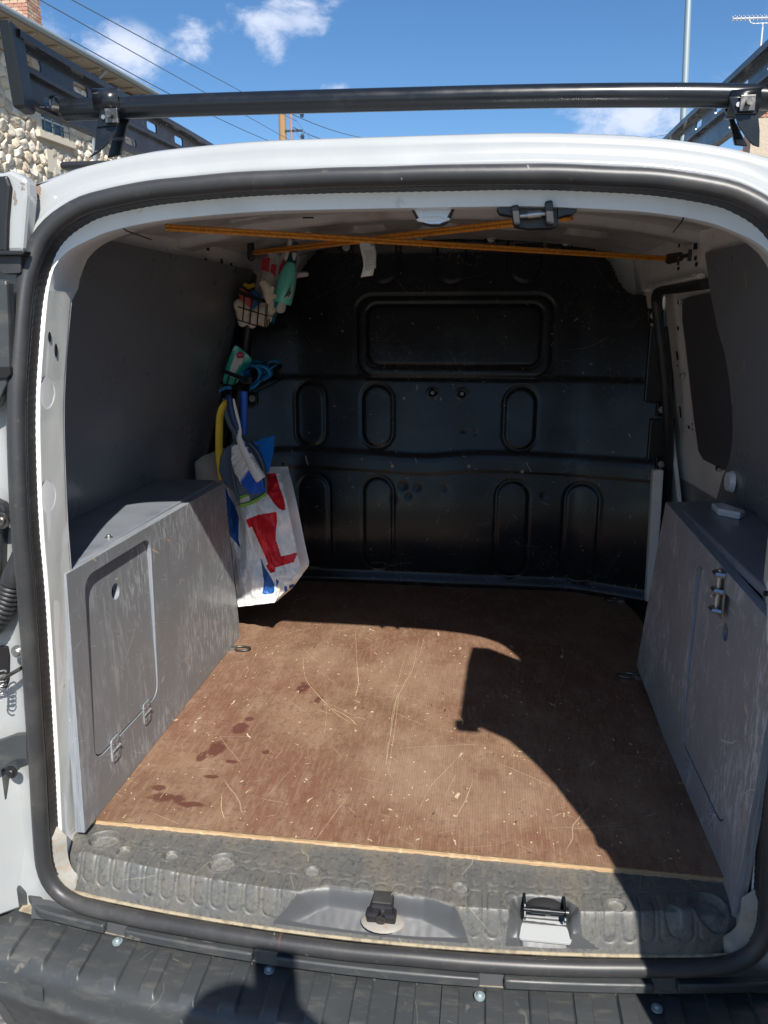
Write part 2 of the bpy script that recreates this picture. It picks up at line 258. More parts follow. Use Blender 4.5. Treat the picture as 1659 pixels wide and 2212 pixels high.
MT['tyre'] = mat('tyre_rubber', (.02, .02, .02), .8); MT['taillamp'] = mat('tail_lamp_red', (.35, .01, .01), .15, coat=.5)
MT['jean'] = mat('denim', (.03, .05, .10), .9); MT['shirt'] = mat('dark_shirt', (.05, .05, .06), .9); MT['skin'] = mat('skin', (.50, .31, .23), .5); MT['hair'] = mat('hair', (.03, .02, .015), .7); MT['shoe'] = mat('shoe', (.04, .04, .04), .6)

# ------------------------------------------------------------------ mesh builder
class MB:
    def __init__(s): s.v = []; s.f = []; s.m = []
    def add(s, vs, fs, mi=0):
        o = len(s.v); s.v += [tuple(float(c) for c in p) for p in vs]
        s.f += [tuple(i + o for i in f) for f in fs]; s.m += [mi] * len(fs); return s
    def box(s, lo, hi, mi=0, mtx=None):
        x0, y0, z0 = lo; x1, y1, z1 = hi
        vs = [(x0, y0, z0), (x1, y0, z0), (x1, y1, z0), (x0, y1, z0), (x0, y0, z1), (x1, y0, z1), (x1, y1, z1), (x0, y1, z1)]
        if mtx is not None: vs = [mtx @ Vector(p) for p in vs]
        return s.add(vs, [(0, 3, 2, 1), (4, 5, 6, 7), (0, 1, 5, 4), (1, 2, 6, 5), (2, 3, 7, 6), (3, 0, 4, 7)], mi)
    def tube(s, pts, r, seg=10, closed=False, mi=0, cap=True, flat=1.0, upv=None):
        pts = [Vector([float(c) for c in p]) for p in pts]; n = len(pts)
        rs = r if isinstance(r, (list, tuple)) else [r] * n
        rings = []; prev = None
        for i, p in enumerate(pts):
            a = pts[(i - 1) % n] if (closed or i > 0) else p; b_ = pts[(i + 1) % n] if (closed or i < n - 1) else p
            tn = (b_ - a).normalized()
            if prev is None:
                ref = Vector(upv) if upv else (Vector((0, 0, 1)) if abs(tn.z) < .9 else Vector((0, 1, 0)))
                nx = tn.cross(ref).normalized()
            else:
                nx = prev - tn * prev.dot(tn); nx.normalize()
            prev = nx; ny = tn.cross(nx)
            rings.append([p + nx * math.cos(2 * math.pi * k / seg) * rs[i] + ny * math.sin(2 * math.pi * k / seg) * rs[i] * flat for k in range(seg)])
        vs = [q for g in rings for q in g]; fs = []
        for i in range(n if closed else n - 1):
            j = (i + 1) % n
            for k in range(seg):
                l = (k + 1) % seg; fs.append((i * seg + k, i * seg + l, j * seg + l, j * seg + k))
        if cap and not closed: fs += [tuple(range(seg - 1, -1, -1)), tuple((n - 1) * seg + k for k in range(seg))]
        return s.add(vs, fs, mi)
    def grid(s, fn, nu, nv, mi=0, keep=None, matfn=None):
        vs = [fn(i, j) for j in range(nv + 1) for i in range(nu + 1)]
        o = len(s.v); s.v += [tuple(float(c) for c in p) for p in vs]
        for j in range(nv):
            for i in range(nu):
                if keep and not keep(i, j): continue
                a = o + j * (nu + 1) + i
                s.f.append((a, a + 1, a + nu + 2, a + nu + 1)); s.m.append(matfn(i, j) if matfn else mi)
        return s
    def sphere(s, c, r, seg=14, rings=9, mi=0, mtx=None):
        c = Vector(c); rr = Vector(r) if isinstance(r, (tuple, list)) else Vector((r, r, r)); vs = []; fs = []
        for j in range(rings + 1):
            th = math.pi * j / rings
            for i in range(seg):
                ph = 2 * math.pi * i / seg
                d = Vector((rr.x * math.sin(th) * math.cos(ph), rr.y * math.sin(th) * math.sin(ph), rr.z * math.cos(th)))
                if mtx is not None: d = mtx @ d
                vs.append(c + d)
        for j in range(rings):
            for i in range(seg):
                k = (i + 1) % seg; fs.append((j * seg + i, (j + 1) * seg + i, (j + 1) * seg + k, j * seg + k))
        return s.add(vs, fs, mi)
    def capsule(s, a, b_, r0, r1, seg=12):
        s.tube([a, b_], [r0, r1], seg); s.sphere(a, r0, seg, 8); s.sphere(b_, r1, seg, 8); return s
    def plate(s, outer, fn, thick, holes=(), mi=0, mi_side=None):
        """outer/holes: 2-D loops; fn maps (a,b) to a 3-D point on the front; thick: offset vector to the back"""
        loops = [[Vector((p[0], p[1], 0)) for p in lp] for lp in [outer, *holes]]
        tris = tessellate_polygon(loops); flat = [p for lp in loops for p in lp]; n = len(flat); th = Vector(thick)
        fr = [Vector([float(c) for c in fn(p.x, p.y)]) for p in flat]
        ms = mi if mi_side is None else mi_side
        s.add(fr + [p + th for p in fr], [tuple(t_) for t_ in tris] + [tuple(i + n for i in reversed(t_)) for t_ in tris], mi)
        o = 0; base = len(s.v) - 2 * n
        for lp in loops:
            k = len(lp)
            for i in range(k):
                j = (i + 1) % k; s.f.append((base + o + i, base + o + j, base + n + o + j, base + n + o + i)); s.m.append(ms)
            o += k
        return s
    def build(s, name, mats, parent=None, smooth=35, bevel=0, seg=2, label=None):
        me = bpy.data.meshes.new(name); me.from_pydata(s.v, [], s.f)
        for m_ in (mats if isinstance(mats, (list, tuple)) else [mats]): me.materials.append(m_)
        me.polygons.foreach_set('material_index', s.m)
        bm = bmesh.new(); bm.from_mesh(me); bmesh.ops.recalc_face_normals(bm, faces=bm.faces); bm.to_mesh(me); bm.free()
        if smooth:
            me.polygons.foreach_set('use_smooth', [True] * len(me.polygons)); me.set_sharp_from_angle(angle=R(smooth))
        me.update()
        o = bpy.data.objects.new(name, me); COL.objects.link(o)
        if bevel:
            b_ = o.modifiers.new('bevel', 'BEVEL'); b_.width = bevel; b_.segments = seg; b_.limit_method = 'ANGLE'; b_.angle_limit = R(40)
            b_.harden_normals = False
        if parent is not None: attach(o, parent)
        if label: o['label'] = label
        return o
def world_of(o):
    m_ = Matrix.Translation(o.location)
    return m_
def attach(o, parent):
    o.parent = parent
    root = parent
    while root.parent is not None: root = root.parent
    if parent is root: o.matrix_parent_inverse = Matrix.Translation(-root.location)
def thing(name, label, cat, loc=(0, 0, 0), group=None):
    o = bpy.data.objects.new(name, None); COL.objects.link(o); o.location = [float(c) for c in loc]; o.empty_display_size = .05
    o['label'] = label; o['category'] = cat
    if group: o['group'] = group
    return o
def tag(o, label, cat, group=None):
    o['label'] = label; o['category'] = cat
    if group: o['group'] = group
    return o
def remesh(o, voxel, smooth=4):
    r_ = o.modifiers.new('merge', 'REMESH'); r_.mode = 'VOXEL'; r_.voxel_size = voxel; r_.use_smooth_shade = True
    if smooth: q = o.modifiers.new('relax', 'SMOOTH'); q.iterations = smooth; q.factor = .5
    return o
def sm(a, b, x):
    t_ = min(1, max(0, (x - a) / (b - a))); return t_ * t_ * (3 - 2 * t_)
def inpoly(x, y, poly):
    c_ = False; n = len(poly); j = n - 1
    for i in range(n):
        xi, yi = poly[i][0], poly[i][1]; xj, yj = poly[j][0], poly[j][1]
        if (yi > y) != (yj > y) and x < (xj - xi) * (y - yi) / (yj - yi) + xi: c_ = not c_
        j = i
    return c_
def rrect(x0, y0, x1, y1, r, n=5):
    o = []
    for cx, cy, a0 in ((x1 - r, y1 - r, 0), (x0 + r, y1 - r, 90), (x0 + r, y0 + r, 180), (x1 - r, y0 + r, 270)):
        for k in range(n + 1):
            a = R(a0 + 90 * k / n); o.append((cx + r * math.cos(a), cy + r * math.sin(a)))
    return o
def circ(cx, cy, r, n=14, sx=1): return [(cx + r * sx * math.cos(2 * math.pi * k / n), cy + r * math.sin(2 * math.pi * k / n)) for k in range(n)]
def smooth_path(pts, per=8, closed=False):
    P = [np.array(p, float) for p in pts]; n = len(P); out = []
    for i in range(n if closed else n - 1):
        p0 = P[(i - 1) % n] if closed or i > 0 else P[i]; p1 = P[i]; p2 = P[(i + 1) % n]; p3 = P[(i + 2) % n] if closed or i < n - 2 else P[(i + 1) % n]
        for k in range(per):
            q = k / per
            out.append(.5 * ((2 * p1) + (-p0 + p2) * q + (2 * p0 - 5 * p1 + 4 * p2 - p3) * q * q + (-p0 + 3 * p1 - 3 * p2 + p3) * q ** 3))
    if not closed: out.append(P[-1])
    return out
# ------------------------------------------------------------------ GROUND
GZ = -.62
g = MB().grid(lambda i, j: (-150 + 300 * i / 20, -60 + 300 * j / 20, GZ), 20, 20).build('ground', MT['asphalt']); g['kind'] = 'structure'
def ln(u, v): p = px(u, v, 2, GZ); return p
pl = px(8, 2126, 2, GZ)
road_line = MB().plate([(-1.35, -.6), (-1.20, -.6), (-.98, 1.6), (-1.13, 1.6)], lambda a, b_: (a + float(pl[0]) + 1.03, b_ + float(pl[1]) - .35, GZ + .004), (0, 0, -.003)).build('road_marking', MT['roadpaint']); road_line['kind'] = 'structure'

# ------------------------------------------------------------------ VAN
van = thing('van', 'white panel van with its rear doors open and its load floor in view', 'van', (0, 1.2, GZ))
HALF = [(0, 1.107), (.10, 1.107), (.20, 1.106), (.306, 1.100), (.378, 1.093), (.451, 1.079), (.487, 1.064), (.516, 1.044), (.536, 1.019), (.548, .987), (.555, .951), (.559, .906), (.562, .865), (.566, .81), (.568, .75), (.568, .68), (.568, .60), (.569, .53), (.571, .46),
        (.575, .37), (.581, .26), (.586, .16), (.592, .07), (.596, .0), (.595, -.028), (.588, -.052), (.570, -.073), (.540, -.085), (.49, -.089), (.40, -.090), (.27, -.090), (.13, -.090), (0, -.090)]
RS = 1.024                                     # the opening is a touch wider on the right of the body line
LOOP = [(x * RS, z) for x, z in HALF] + [(-x, z) for x, z in HALF[-2:0:-1]]
def resample(loop, n):
    pts = smooth_path([(a, b_, 0) for a, b_ in loop], 6, True); pts = np.array(pts)[:, :2]
    d = np.r_[0, np.cumsum(np.linalg.norm(np.roll(pts, -1, 0) - pts, axis=1))]
    pp = np.vstack([pts, pts[:1]]); s_ = np.linspace(0, d[-1], n, endpoint=False)
    return np.c_[np.interp(s_, d, pp[:, 0]), np.interp(s_, d, pp[:, 1])]
def normals(P):
    tn = np.roll(P, -1, 0) - np.roll(P, 1, 0); tn /= np.linalg.norm(tn, axis=1)[:, None]
    nrm = np.c_[tn[:, 1], -tn[:, 0]]
    if (nrm[0] @ np.array([0, -1.0])) < 0: nrm = -nrm
    return nrm                                     # inwards
def Yb(z): return 0.0 if z < .55 else .10 * ((z - .55) / .55) ** 1.5
def Yo(x, z): return Yb(z) - .05 * max(0, 1 - (x / .6) ** 2) * sm(.02, -.08, z)
def topw(z): return sm(.90, 1.05, z)
def botw(z): return sm(.0, -.06, z)
def zcap(x, y=.1): return 1.176 - .075 * (min(abs(x), .6) / .6) ** 2.4 - 1.25 * max(0, abs(x) - .555)
def ring(n, profile, zmin=None, name='ring', m_='inner', parent=van, jitter=None, smooth=50, bevel=0):
    P = resample(LOOP, n); Nn = normals(P); mb = MB(); rows = []
    idx = [i for i in range(n)]
    if zmin is not None:
        st = next(i for i in range(n) if P[i][1] < zmin and P[i - 1][1] >= zmin)
        idx = [(st + k) % n for k in range(n)]; idx = [i for i in idx if P[i][1] >= zmin]
    for q, i in enumerate(idx):
        pr = profile(P[i][0], P[i][1]); y0 = Yo(*P[i]); jj = jitter(q) if jitter else 0
        rows.append([(P[i][0] + Nn[i][0] * (d + jj), y0 + yy, (lambda xx, zz: min(zz, zcap(xx)) if d < -.03 else zz)(P[i][0] + Nn[i][0] * (d + jj), P[i][1] + Nn[i][1] * (d + jj))) for d, yy in pr])
    k = len(rows[0]); vs = [p for r_ in rows for p in r_]; fs = []; m = len(rows)
    for i in range(m if zmin is None else m - 1):
        j = (i + 1) % m
        for a in range(k - 1): fs.append((i * k + a, i * k + a + 1, j * k + a + 1, j * k + a))
    mb.add(vs, fs); return mb.build(name, MT[m_], parent, smooth)
def lerp2(A, B, w): return [(a[0] * (1 - w) + b_[0] * w, a[1] * (1 - w) + b_[1] * w) for a, b_ in zip(A, B)]

# rubber seal tube
Pn = resample(LOOP, 300)
seal = MB().tube([(p[0], Yo(*p) + 0.004 * mn.noise((p[0] * 6, p[1] * 6, 0)) * .5, p[1] + .0016 * mn.noise((p[0] * 9, p[1] * 9, 3))) for p in Pn], .0138, 14, closed=True).build('door_seal', MT['seal'], van, 60)
jb = MB()
for sx in (-.158,): jb.tube([(sx - .0015, Yo(sx, -.09), -.09), (sx + .0015, Yo(sx, -.09), -.09)], .0143, 16)
jb.build('seal_joint', MT['joint'], seal, 30)
ring(1500, lambda x, z: lerp2([(.008, .006), (.0125, .010), (.0140, .030), (.010, .034)], [(.008, .006), (.013, .010), (.017, .034), (.012, .042)], topw(z)), -.055, 'seal_strip', 'strip', van, jitter=lambda q: .00025 * (1 if (q % 4) < 2 else -1) + .0006 * mn.noise((q * .02, 0, 0)), smooth=20)
side = [(.002, .028), (.010, .030), (.0125, .034), (.0120, .048), (.0050, .095), (-.0085, .160), (-.016, .163), (-.05, .165)]
top = [(.004, .036), (.013, .038), (.0190, .041), (.0300, .056), (.0350, .085), (.0345, .190), (.020, .205), (-.035, .24)]
def fprof(x, z):
    F = .0185 + .0195 * sm(.98, 1.08, z)
    Z = [.92, .955, .98, 1.01, 1.046, 1.074, 1.089, 1.10]
    D = float(np.interp(z, Z, [-.0085, -.0115, -.012, -.006, .010, .024, .028, .034])); Y = float(np.interp(z, Z, [.165, .235, .25, .25, .25, .24, .22, .20])) - Yb(z)
    k = .010 * sm(1.03, .97, z) * (x > 0)
    if x < 0 and z < .965:
        w = sm(.945, .962, z); D = .0168 * (1 - w) + -.0115 * w; Y = .112 * (1 - w) + (.245 - Yb(z)) * w
    return [(.002, .028), (.010, .029), (F - k * .3, .034), (F + .0008 - k * .5, .046), (F * .45 + D * .55 - k, .046 + (Y - .046) * .55), (D - k, Y), (D - .008 - k, Y + .003), (D - .05 - k, Y + .02)]
ring(260, fprof, -.084, 'door_frame', 'inner', van)
# joint lines of the corner pieces on the header
for sx in (-1, 1):
    jl = MB(); pts = []
    for d_, yy in ((.0175, .0335), (.0375, .036), (.0395, .048), (.035, .188)):
        x_ = sx * (.428 + .02 * (yy - .04) / .15); z_ = np.interp(abs(x_), [h[0] for h in HALF[:8]], [h[1] for h in HALF[:8]])
        pts.append((x_ - sx * .17 * d_, Yo(x_, z_) + yy, z_ - d_ * .985))
    jl.tube(pts, .0011, 6).build('panel_joint', MT['black'], van, 30)

# outer rear face
s_out = [(-.006, .006), (-.016, .004), (-.024, .012), (-.034, .030), (-.060, .036), (-.085, .036), (-.105, .030), (-.135, .010), (-.165, .010), (-.195, .045), (-.205, .11), (-.20, .22)]
t_out = [(-.006, .004), (-.013, -.002), (-.020, .000), (-.026, .007), (-.032, .010), (-.042, .0105), (-.050, .012), (-.055, .016), (-.0585, .024), (-.060, .036), (-.061, .065), (-.056, .14)]
b_out = [(-.006, .004), (-.014, .006), (-.020, .012), (-.030, .020), (-.040, .024), (-.06, .026), (-.10, .026), (-.14, .026), (-.17, .03), (-.19, .05), (-.20, .09), (-.20, .14)]
def outp(x, z):
    w = sm(.93, 1.085, z); p = lerp2(s_out, t_out, w); return lerp2(p, b_out, botw(z))
ring(320, outp, None, 'rear_body_panel', 'white', van, smooth=60)

# roof skin, outside and inside
def roofz(x, y): return min(1.171 - .075 * (abs(x) / .6) ** 2.4, zcap(max(0, abs(x) - .09 * sm(.1, .5, y))) - .004) + .028 * sm(.1, .9, y) - .05 * sm(1.6, 2.6, y)
MB().grid(lambda i, j: ((-.74 + 1.48 * i / 48), .135 + .06 * (abs(-.74 + 1.48 * i / 48) / .74) ** 2 * -1 + (2.45 - .13) * j / 24, roofz(-.74 + 1.48 * i / 48, .14 + 2.3 * j / 24) - (.004 if j == 0 else 0)), 48, 24).build('roof_panel', MT['white'], van, 60)
def rin(x): return 1.128 + .028 * (1 - (abs(x) / .6) ** 2)
def rel_roof(x, y):
    z = 1.150 - .055 * (abs(x) / .6) ** 2.2
    z -= .040 * (sm(.30, .33, y) - sm(.43, .46, y))
    z -= .022 * (sm(.86, .88, y) - sm(.98, 1.0, y))
    for k in range(5):
        xc = -.42 + .21 * k
        for ya, yb_ in ((.50, .82), (1.04, 1.34)):
            z += .020 * (sm(-.06, -.045, x - xc) - sm(.045, .06, x - xc)) * (sm(ya, ya + .02, y) - sm(yb_ - .02, yb_, y))
    z += .004 * mn.noise((x * 14, y * 14, 2)) * (1 if .28 < y < .48 else .3)
    return z + .025 * sm(.3, 1.2, y)
MB().grid(lambda i, j: (-.66 + 1.32 * i / 150, .22 + 1.56 * j / 160, rel_roof(-.66 + 1.32 * i / 150, .22 + 1.56 * j / 160)), 150, 160).build('ceiling', MT['ceil'], van, 35)
# sealant bead and slots on the header cross member
hd = MB(); pts = []
for k in range(60):
    x_ = -.40 + .86 * k / 59; pts.append((x_, .296 + .004 * mn.noise((k * .7, 0, 0)), rel_roof(x_, .305) - .012 + .004 * mn.noise((k * 1.1, 5, 0))))
hd.tube(pts, .0045, 6).build('sealant_bead', MT['inner'], van, 40)
for (u, v, w_, h_) in [(768, 437, .016, .004), (776, 441, .014, .004), (784, 446, .012, .003), (1020, 424, .02, .002), (1024, 438, .018, .002), (860, 437, .018, .0025), (872, 442, .010, .002), (665, 470, .018, .002)]:
    p = px(u, v, 1, .245); MB().box((p[0] - w_ / 2, p[1], p[2] - h_ / 2), (p[0] + w_ / 2, p[1] + .004, p[2] + h_ / 2)).build('slot_hole', MT['dark'], van, 0)
for (u, v, sx, ay) in ((345, 475, -1, .15), (1368 + 24, 447 + 6, 1, .15)):
    p = px(u, v, 1, ay)
    MB().sphere((p[0], p[1], p[2] + .004), (.020, .010, .0022), 16, 8).build('drain_slot', MT['dark'], van)

# side walls inside (white), leaning in towards the roof
def Wx(z): return .735 - .195 * (z - .48)
def wallpt(s_, off=0): return (s_ * (.735 + off), 0, .48), (s_, 0, .195)
def wx(u, v, s_, off=0):
    p0, n_ = wallpt(s_, off); return pxp(u, v, p0, n_)
yz = lambda p: (float(p[1]), float(p[2]))
def wall_fn(s_, off): return lambda a, b_: (s_ * (Wx(b_) + off), a, b_)
MB().plate([(.10, -.06), (1.72, -.06), (1.72, 1.13), (.45, 1.12), (.22, 1.07), (.10, 1.00)], wall_fn(-1, .012), (-.012, 0, 0)).build('side_panel', MT['inner'], van, 0)
ap = [yz(wx(u, v, 1, .012)) for u, v in [(1414, 633), (1425, 625), (1533, 612), (1600, 600)]]
DA = [(.62, ap[2][1]), (1.30, ap[0][1] + .0), (1.40, ap[0][1] - .02), (1.42, ap[0][1] - .06), (1.42, .30), (1.42, -.02), (.62, -.02)]
MB().plate([(.10, -.06), (1.72, -.06), (1.72, 1.13), (.45, 1.12), (.22, 1.07), (.10, 1.00)], wall_fn(1, .012), (.012, 0, 0), holes=[DA]).build('side_panel', MT['inner'], van, 0)

# dark liners
LL = [yz(wx(u, v, -1)) for u, v in [(548, 583), (509, 694), (479, 843), (467, 903), (432, 1045)]]
MB().plate([(.125, .40), (LL[4][0], .40), LL[4], LL[3], LL[2], LL[1], LL[0], (.8, 1.069), (.125, 1.062)], wall_fn(-1, 0), (-.006, 0, 0)).build('wall_liner', MT['liner'], van, 0, bevel=.001)
LR = [yz(wx(u, v, 1)) for u, v in [(1522, 545), (1533, 628), (1550, 713), (1565, 762), (1575, 822), (1582, 901), (1582, 951), (1575, 995), (1560, 1030), (1546, 1083)]]
rt_top = yz(wx(1612, 524, 1))
MB().plate([(.125, .40), (.125, 1.075), rt_top, *LR, (LR[-1][0], .40)], wall_fn(1, 0), (.006, 0, 0)).build('wall_liner', MT['liner'], van, 0, bevel=.001)
# round plug and chips on right liner
p = wx(1582, 1040, 1, -.003); q = MB(); c0 = Vector(p)
q.tube([c0, c0 + Vector((-.012, 0, 0))], [.026, .021], 20).build('liner_plug', MT['inner'], van, 40)

# black trim between left liner and bulkhead
LT = [(LL[0][0] - .02, 1.075), (1.56, 1.06), (1.56, .02), (LL[4][0] - .03, .02), LL[4], LL[2]]
MB().plate(LT, wall_fn(-1, .006), (-.004, 0, 0)).build('corner_trim', MT['black'], van, 0)
MB().tube([(-(Wx(z)) + .028, 1.44 - .02 * (z - .5), z) for z in (.1, .4, .7, 1.0)], .020, 12).build('belt_column', MT['black'], van)

# sliding door seen through its opening on the right
sd = MB()
dop = [yz(wx(u, v, 1, .05)) for u, v in [(1438, 640), (1500, 626), (1640, 606), (1700, 1200), (1560, 1090), (1458, 1030), (1440, 1075), (1434, 1500)]]
shell = MB().plate([(.5, -.02), (.5, 1.03), (1.50, 1.02), (1.50, -.02)], wall_fn(1, .066), (.02, 0, 0)).build('sliding_door', MT['inner'], van, 0)
whl = [(1473, 648), (1490, 641), (1600, 620), (1700, 700), (1700, 1120), (1620, 1050), (1567, 1018), (1518, 993), (1508, 975), (1498, 901), (1489, 825), (1481, 752), (1473, 690)]
MB().plate([yz(wx(u, v, 1, .040)) for u, v in whl], wall_fn(1, .040), (.005, 0, 0)).build('door_card', MT['card'], shell, 0, bevel=.002)
# raised white inner frame of the sliding door with a recess for the card
fr_o = [yz(wx(u, v, 1, .046)) for u, v in [(1437, 636), (1545, 617), (1720, 590), (1720, 1170), (1640, 1135), (1548, 1079), (1458, 1027), (1447, 1010)]]
fr_i = [yz(wx(u, v, 1, .046)) for u, v in [(1476, 655), (1492, 648), (1600, 630), (1690, 705), (1690, 1090), (1620, 1040), (1567, 1010), (1524, 986), (1512, 970), (1502, 901), (1492, 825), (1484, 752), (1476, 690)]]
MB().plate(fr_o, wall_fn(1, .046), (.018, 0, 0), holes=[fr_i]).build('inner_frame', MT['inner'], shell, 0, bevel=.006, seg=3)
lo = [yz(wx(u, v, 1, .040)) for u, v in [(1434, 1020), (1458, 1028), (1500, 1052), (1548, 1081), (1640, 1140), (1700, 1200), (1700, 1700), (1434, 1700)]]
MB().plate(lo, wall_fn(1, .040), (.006, 0, 0)).build('lower_door_card', MT['liner'], shell, 0, bevel=.002)
for (u, v, w_, h_) in [(1464, 709, .010, .013), (1462, 768, .010, .026), (1463, 790, .006, .008), (1469, 890, .009, .034), (1487, 923, .010, .012), (1495, 916, .006, .006), (1495, 928, .006, .006), (1476, 702, .006, .006), (1477, 713, .006, .006)]:
    p = wx(u, v, 1, .044); MB().plate(circ(p[1], p[2], h_ / 2, 12, w_ / h_ * 2.2) if h_ < .02 else rrect(p[1] - w_, p[2] - h_ / 2, p[1] + w_, p[2] + h_ / 2, .003), wall_fn(1, .0445), (.0005, 0, 0)).build('punched_hole', MT['dark'], shell, 0)
for (u, v) in ((1473, 812), (1468, 654), (1551, 1014)):
    p = wx(u, v, 1, .036); MB().box((p[0] - .004, p[1] - .012, p[2] - .004), (p[0] + .006, p[1] + .012, p[2] + .006)).build('card_clip', MT['metal'], shell, 0, bevel=.0015)
ds = [wx(u, v, 1, -.004) for u, v in [(1526, 613), (1500, 617), (1470, 622), (1430, 628), (1419, 640), (1421, 680), (1431, 760), (1440, 851), (1444, 920), (1444, 975), (1441, 1040), (1436, 1110), (1425, 1250), (1405, 1420)]]
MB().tube(smooth_path(ds, 5), .0155, 12, flat=.8).build('sliding_door_seal', MT['strip'], van)
# embossed white rail above the sliding door
p1 = wx(1395, 634, 1, 0); p2 = wx(1530, 606, 1, 0)
MB().tube([p1 + np.array((-.004, -.05, .010)), p1 + np.array((-.004, 0, .012)), p2 + np.array((-.004, .05, .012))], .010, 12, flat=.7).build('rail_bead', MT['inner'], van)
for k in range(7):
    q = p1 + (p2 - p1) * (k / 7); MB().box((q[0] - .0125, q[1] - .010, q[2] + .008), (q[0] - .002, q[1] + .010, q[2] + .020)).build('rail_notch', MT['inner'], van, 0, bevel=.003)
# square holes in the white side rails
for (u, v, a, h_, s_) in [(356, 549, .010, .006, -1), (392, 556, .012, .006, -1), (445, 562, .009, .010, -1), (479, 565, .008, .016, -1), (500, 571, .006, .008, -1), (449, 533, .010, .020, -1), (328, 500, .012, .006, -1),
                          (1502, 529, .012, .020, 1), (1467, 529, .004, .012, 1), (1502, 558, .008, .009, 1), (1504, 571, .008, .009, 1), (1465, 569, .007, .008, 1), (1465, 580, .007, .008, 1)]:
    p = wx(u, v, s_, .010); MB().box((p[0] - .0012, p[1] - a, p[2] - h_ / 2), (p[0] + .0012, p[1] + a, p[2] + h_ / 2)).build('rail_hole', MT['dark'], van, 0)

# white inner corner behind the bulkhead's cut corners, roof flange
MB().box((-.72, 1.70, .70), (.72, 1.72, 1.22)).build('front_frame', MT['inner'], van, 0)
for s_, us in ((1, ((1410, 545), (1412, 600), (1412, 640))),):
    MB().tube(smooth_path([px(u, v, 1, 1.50) for u, v in us], 4), .012, 10).build('frame_rib', MT['inner'], van)
fl = [(735, 500), (760, 492), (900, 483), (990, 480), (1000, 487), (1050, 486), (1062, 479), (1150, 478), (1160, 486), (1180, 486), (1250, 491), (1285, 490), (1300, 503), (1330, 508), (1370, 516), (1400, 508)]
flp = [px(u, v, 1, 1.53) for u, v in fl]
mbf = MB()
for a, b_ in zip(flp[:-1], flp[1:]):
    mbf.add([a, b_, b_ + np.array((0, .0, -.014)), a + np.array((0, .0, -.014)), a + np.array((0, .1, .01)), b_ + np.array((0, .1, .01)), b_ + np.array((0, .1, -.014)), a + np.array((0, .1, -.014))], [(0, 1, 2, 3), (4, 5, 1, 0), (3, 2, 6, 7)])
mbf.build('roof_flange', MT['inner'], van, 30)

# pillar cover plates with dimples
def pillar(s_, zt=.952):
    dim = [(.79, .016), (.505, .016)] if s_ < 0 else [(.79, .016), (.505, .016)]
    if s_ < 0:
        dz = [px(97, 848, 0, -.550)[2], px(98, 1072, 0, -.552)[2]]; dy = [px(97, 848, 0, -.550)[1], px(98, 1072, 0, -.552)[1]]
    else: dz = [.79, .505]; dy = [.085, .085]
    nz, ny = 420, 26
    def xo(z): return np.interp(z, [h[1] for h in HALF[23:3:-1]], [h[0] for h in HALF[23:3:-1]]) * (RS if s_ > 0 else 1)
    pd_ = lambda a: (.0198 - .0260 * a ** 1.15 if s_ > 0 else .0198 - .0028 * a) - .012 * sm(.95, 1, a)
    def fn(i, j):
        z = -.005 + (zt + .005) * j / nz; a = i / ny
        y = Yo(.58, z) + .034 + ((.129 - Yb(z)) if s_ > 0 else .080) * a; d = pd_(a)
        for zz, yy in zip(dz, dy):
            r_ = math.hypot((z - zz), (y - yy)); d -= .012 * (1 - sm(.014, .025, r_))
        d += .0007 * mn.noise((y * 30, z * 12, s_)); d -= .010 * (s_ > 0)
        return (s_ * (xo(z) - d), y, z)
    o = MB().grid(fn, ny, nz).build('pillar_cover', MT['pillar'], van, 60)
    for zz, yy in zip(dz, dy): MB().tube([(s_ * (xo(zz) - .000), yy, zz), (s_ * (xo(zz) - .0075), yy, zz)], .0042, 12).build('pillar_hole', MT['dark'], o, 0)
    for k, (u, v) in enumerate([(94, 728), (111, 757)] if s_ < 0 else []):
        p = px(u, v, 0, -.551); q = [(p[1] + (.0042 * math.cos(a)), p[2] + (.008 + .003 * k) * math.sin(a)) for a in [2 * math.pi * c_ / 14 for c_ in range(14)]]
        MB().plate(q, lambda a, b_: (s_ * (xo(b_) - pd_(min(.94, max(0, (a - Yo(.58, b_) - .034) / ((.129 - Yb(b_)) if s_ > 0 else .080)))) - .0014 + .010 * (s_ > 0)), a, b_), (.001 * s_, 0, 0)).build('pillar_hole', MT['dark'], o, 0)
    for zz in ((.12, .02) if s_ < 0 else (.13, .03)):
        MB().plate(circ(.098, zz + .02, .006, 12, .6), lambda a, b_: (s_ * (xo(b_) - pd_(min(.94, max(0, (a - Yo(.58, b_) - .034) / ((.129 - Yb(b_)) if s_ > 0 else .080)))) - .0014 + .010 * (s_ > 0)), a, b_), (.001 * s_, 0, 0)).build('pillar_hole', MT['dark'], o, 0)
pillar(-1); pillar(1)
# crumpled seam sealant at the foot of each pillar
for s_ in (-1, 1):
    f = MB().grid(lambda i, j: (s_ * (.589 - .016 * j / 10 + .0035 * mn.noise((i * .6, j * .5, s_ * 4))), .025 + .095 * i / 20, -.004 - .040 * (1 - i / 20) * (j / 10) - .012 * j / 10 + .0035 * mn.noise((i * .5, j * .7, 9)) + .020 * (1 - j / 10)), 20, 10)
    f.build('pillar_foot', MT['primer'], van, 50)

# wheel arch cavity visible between left pillar and liner
p = px(139, 880, 0, -.60)
MB().sphere((-.640, .165, .77), (.030, .05, .085), 18, 12).build('pillar_recess', MT['pillar'], van)

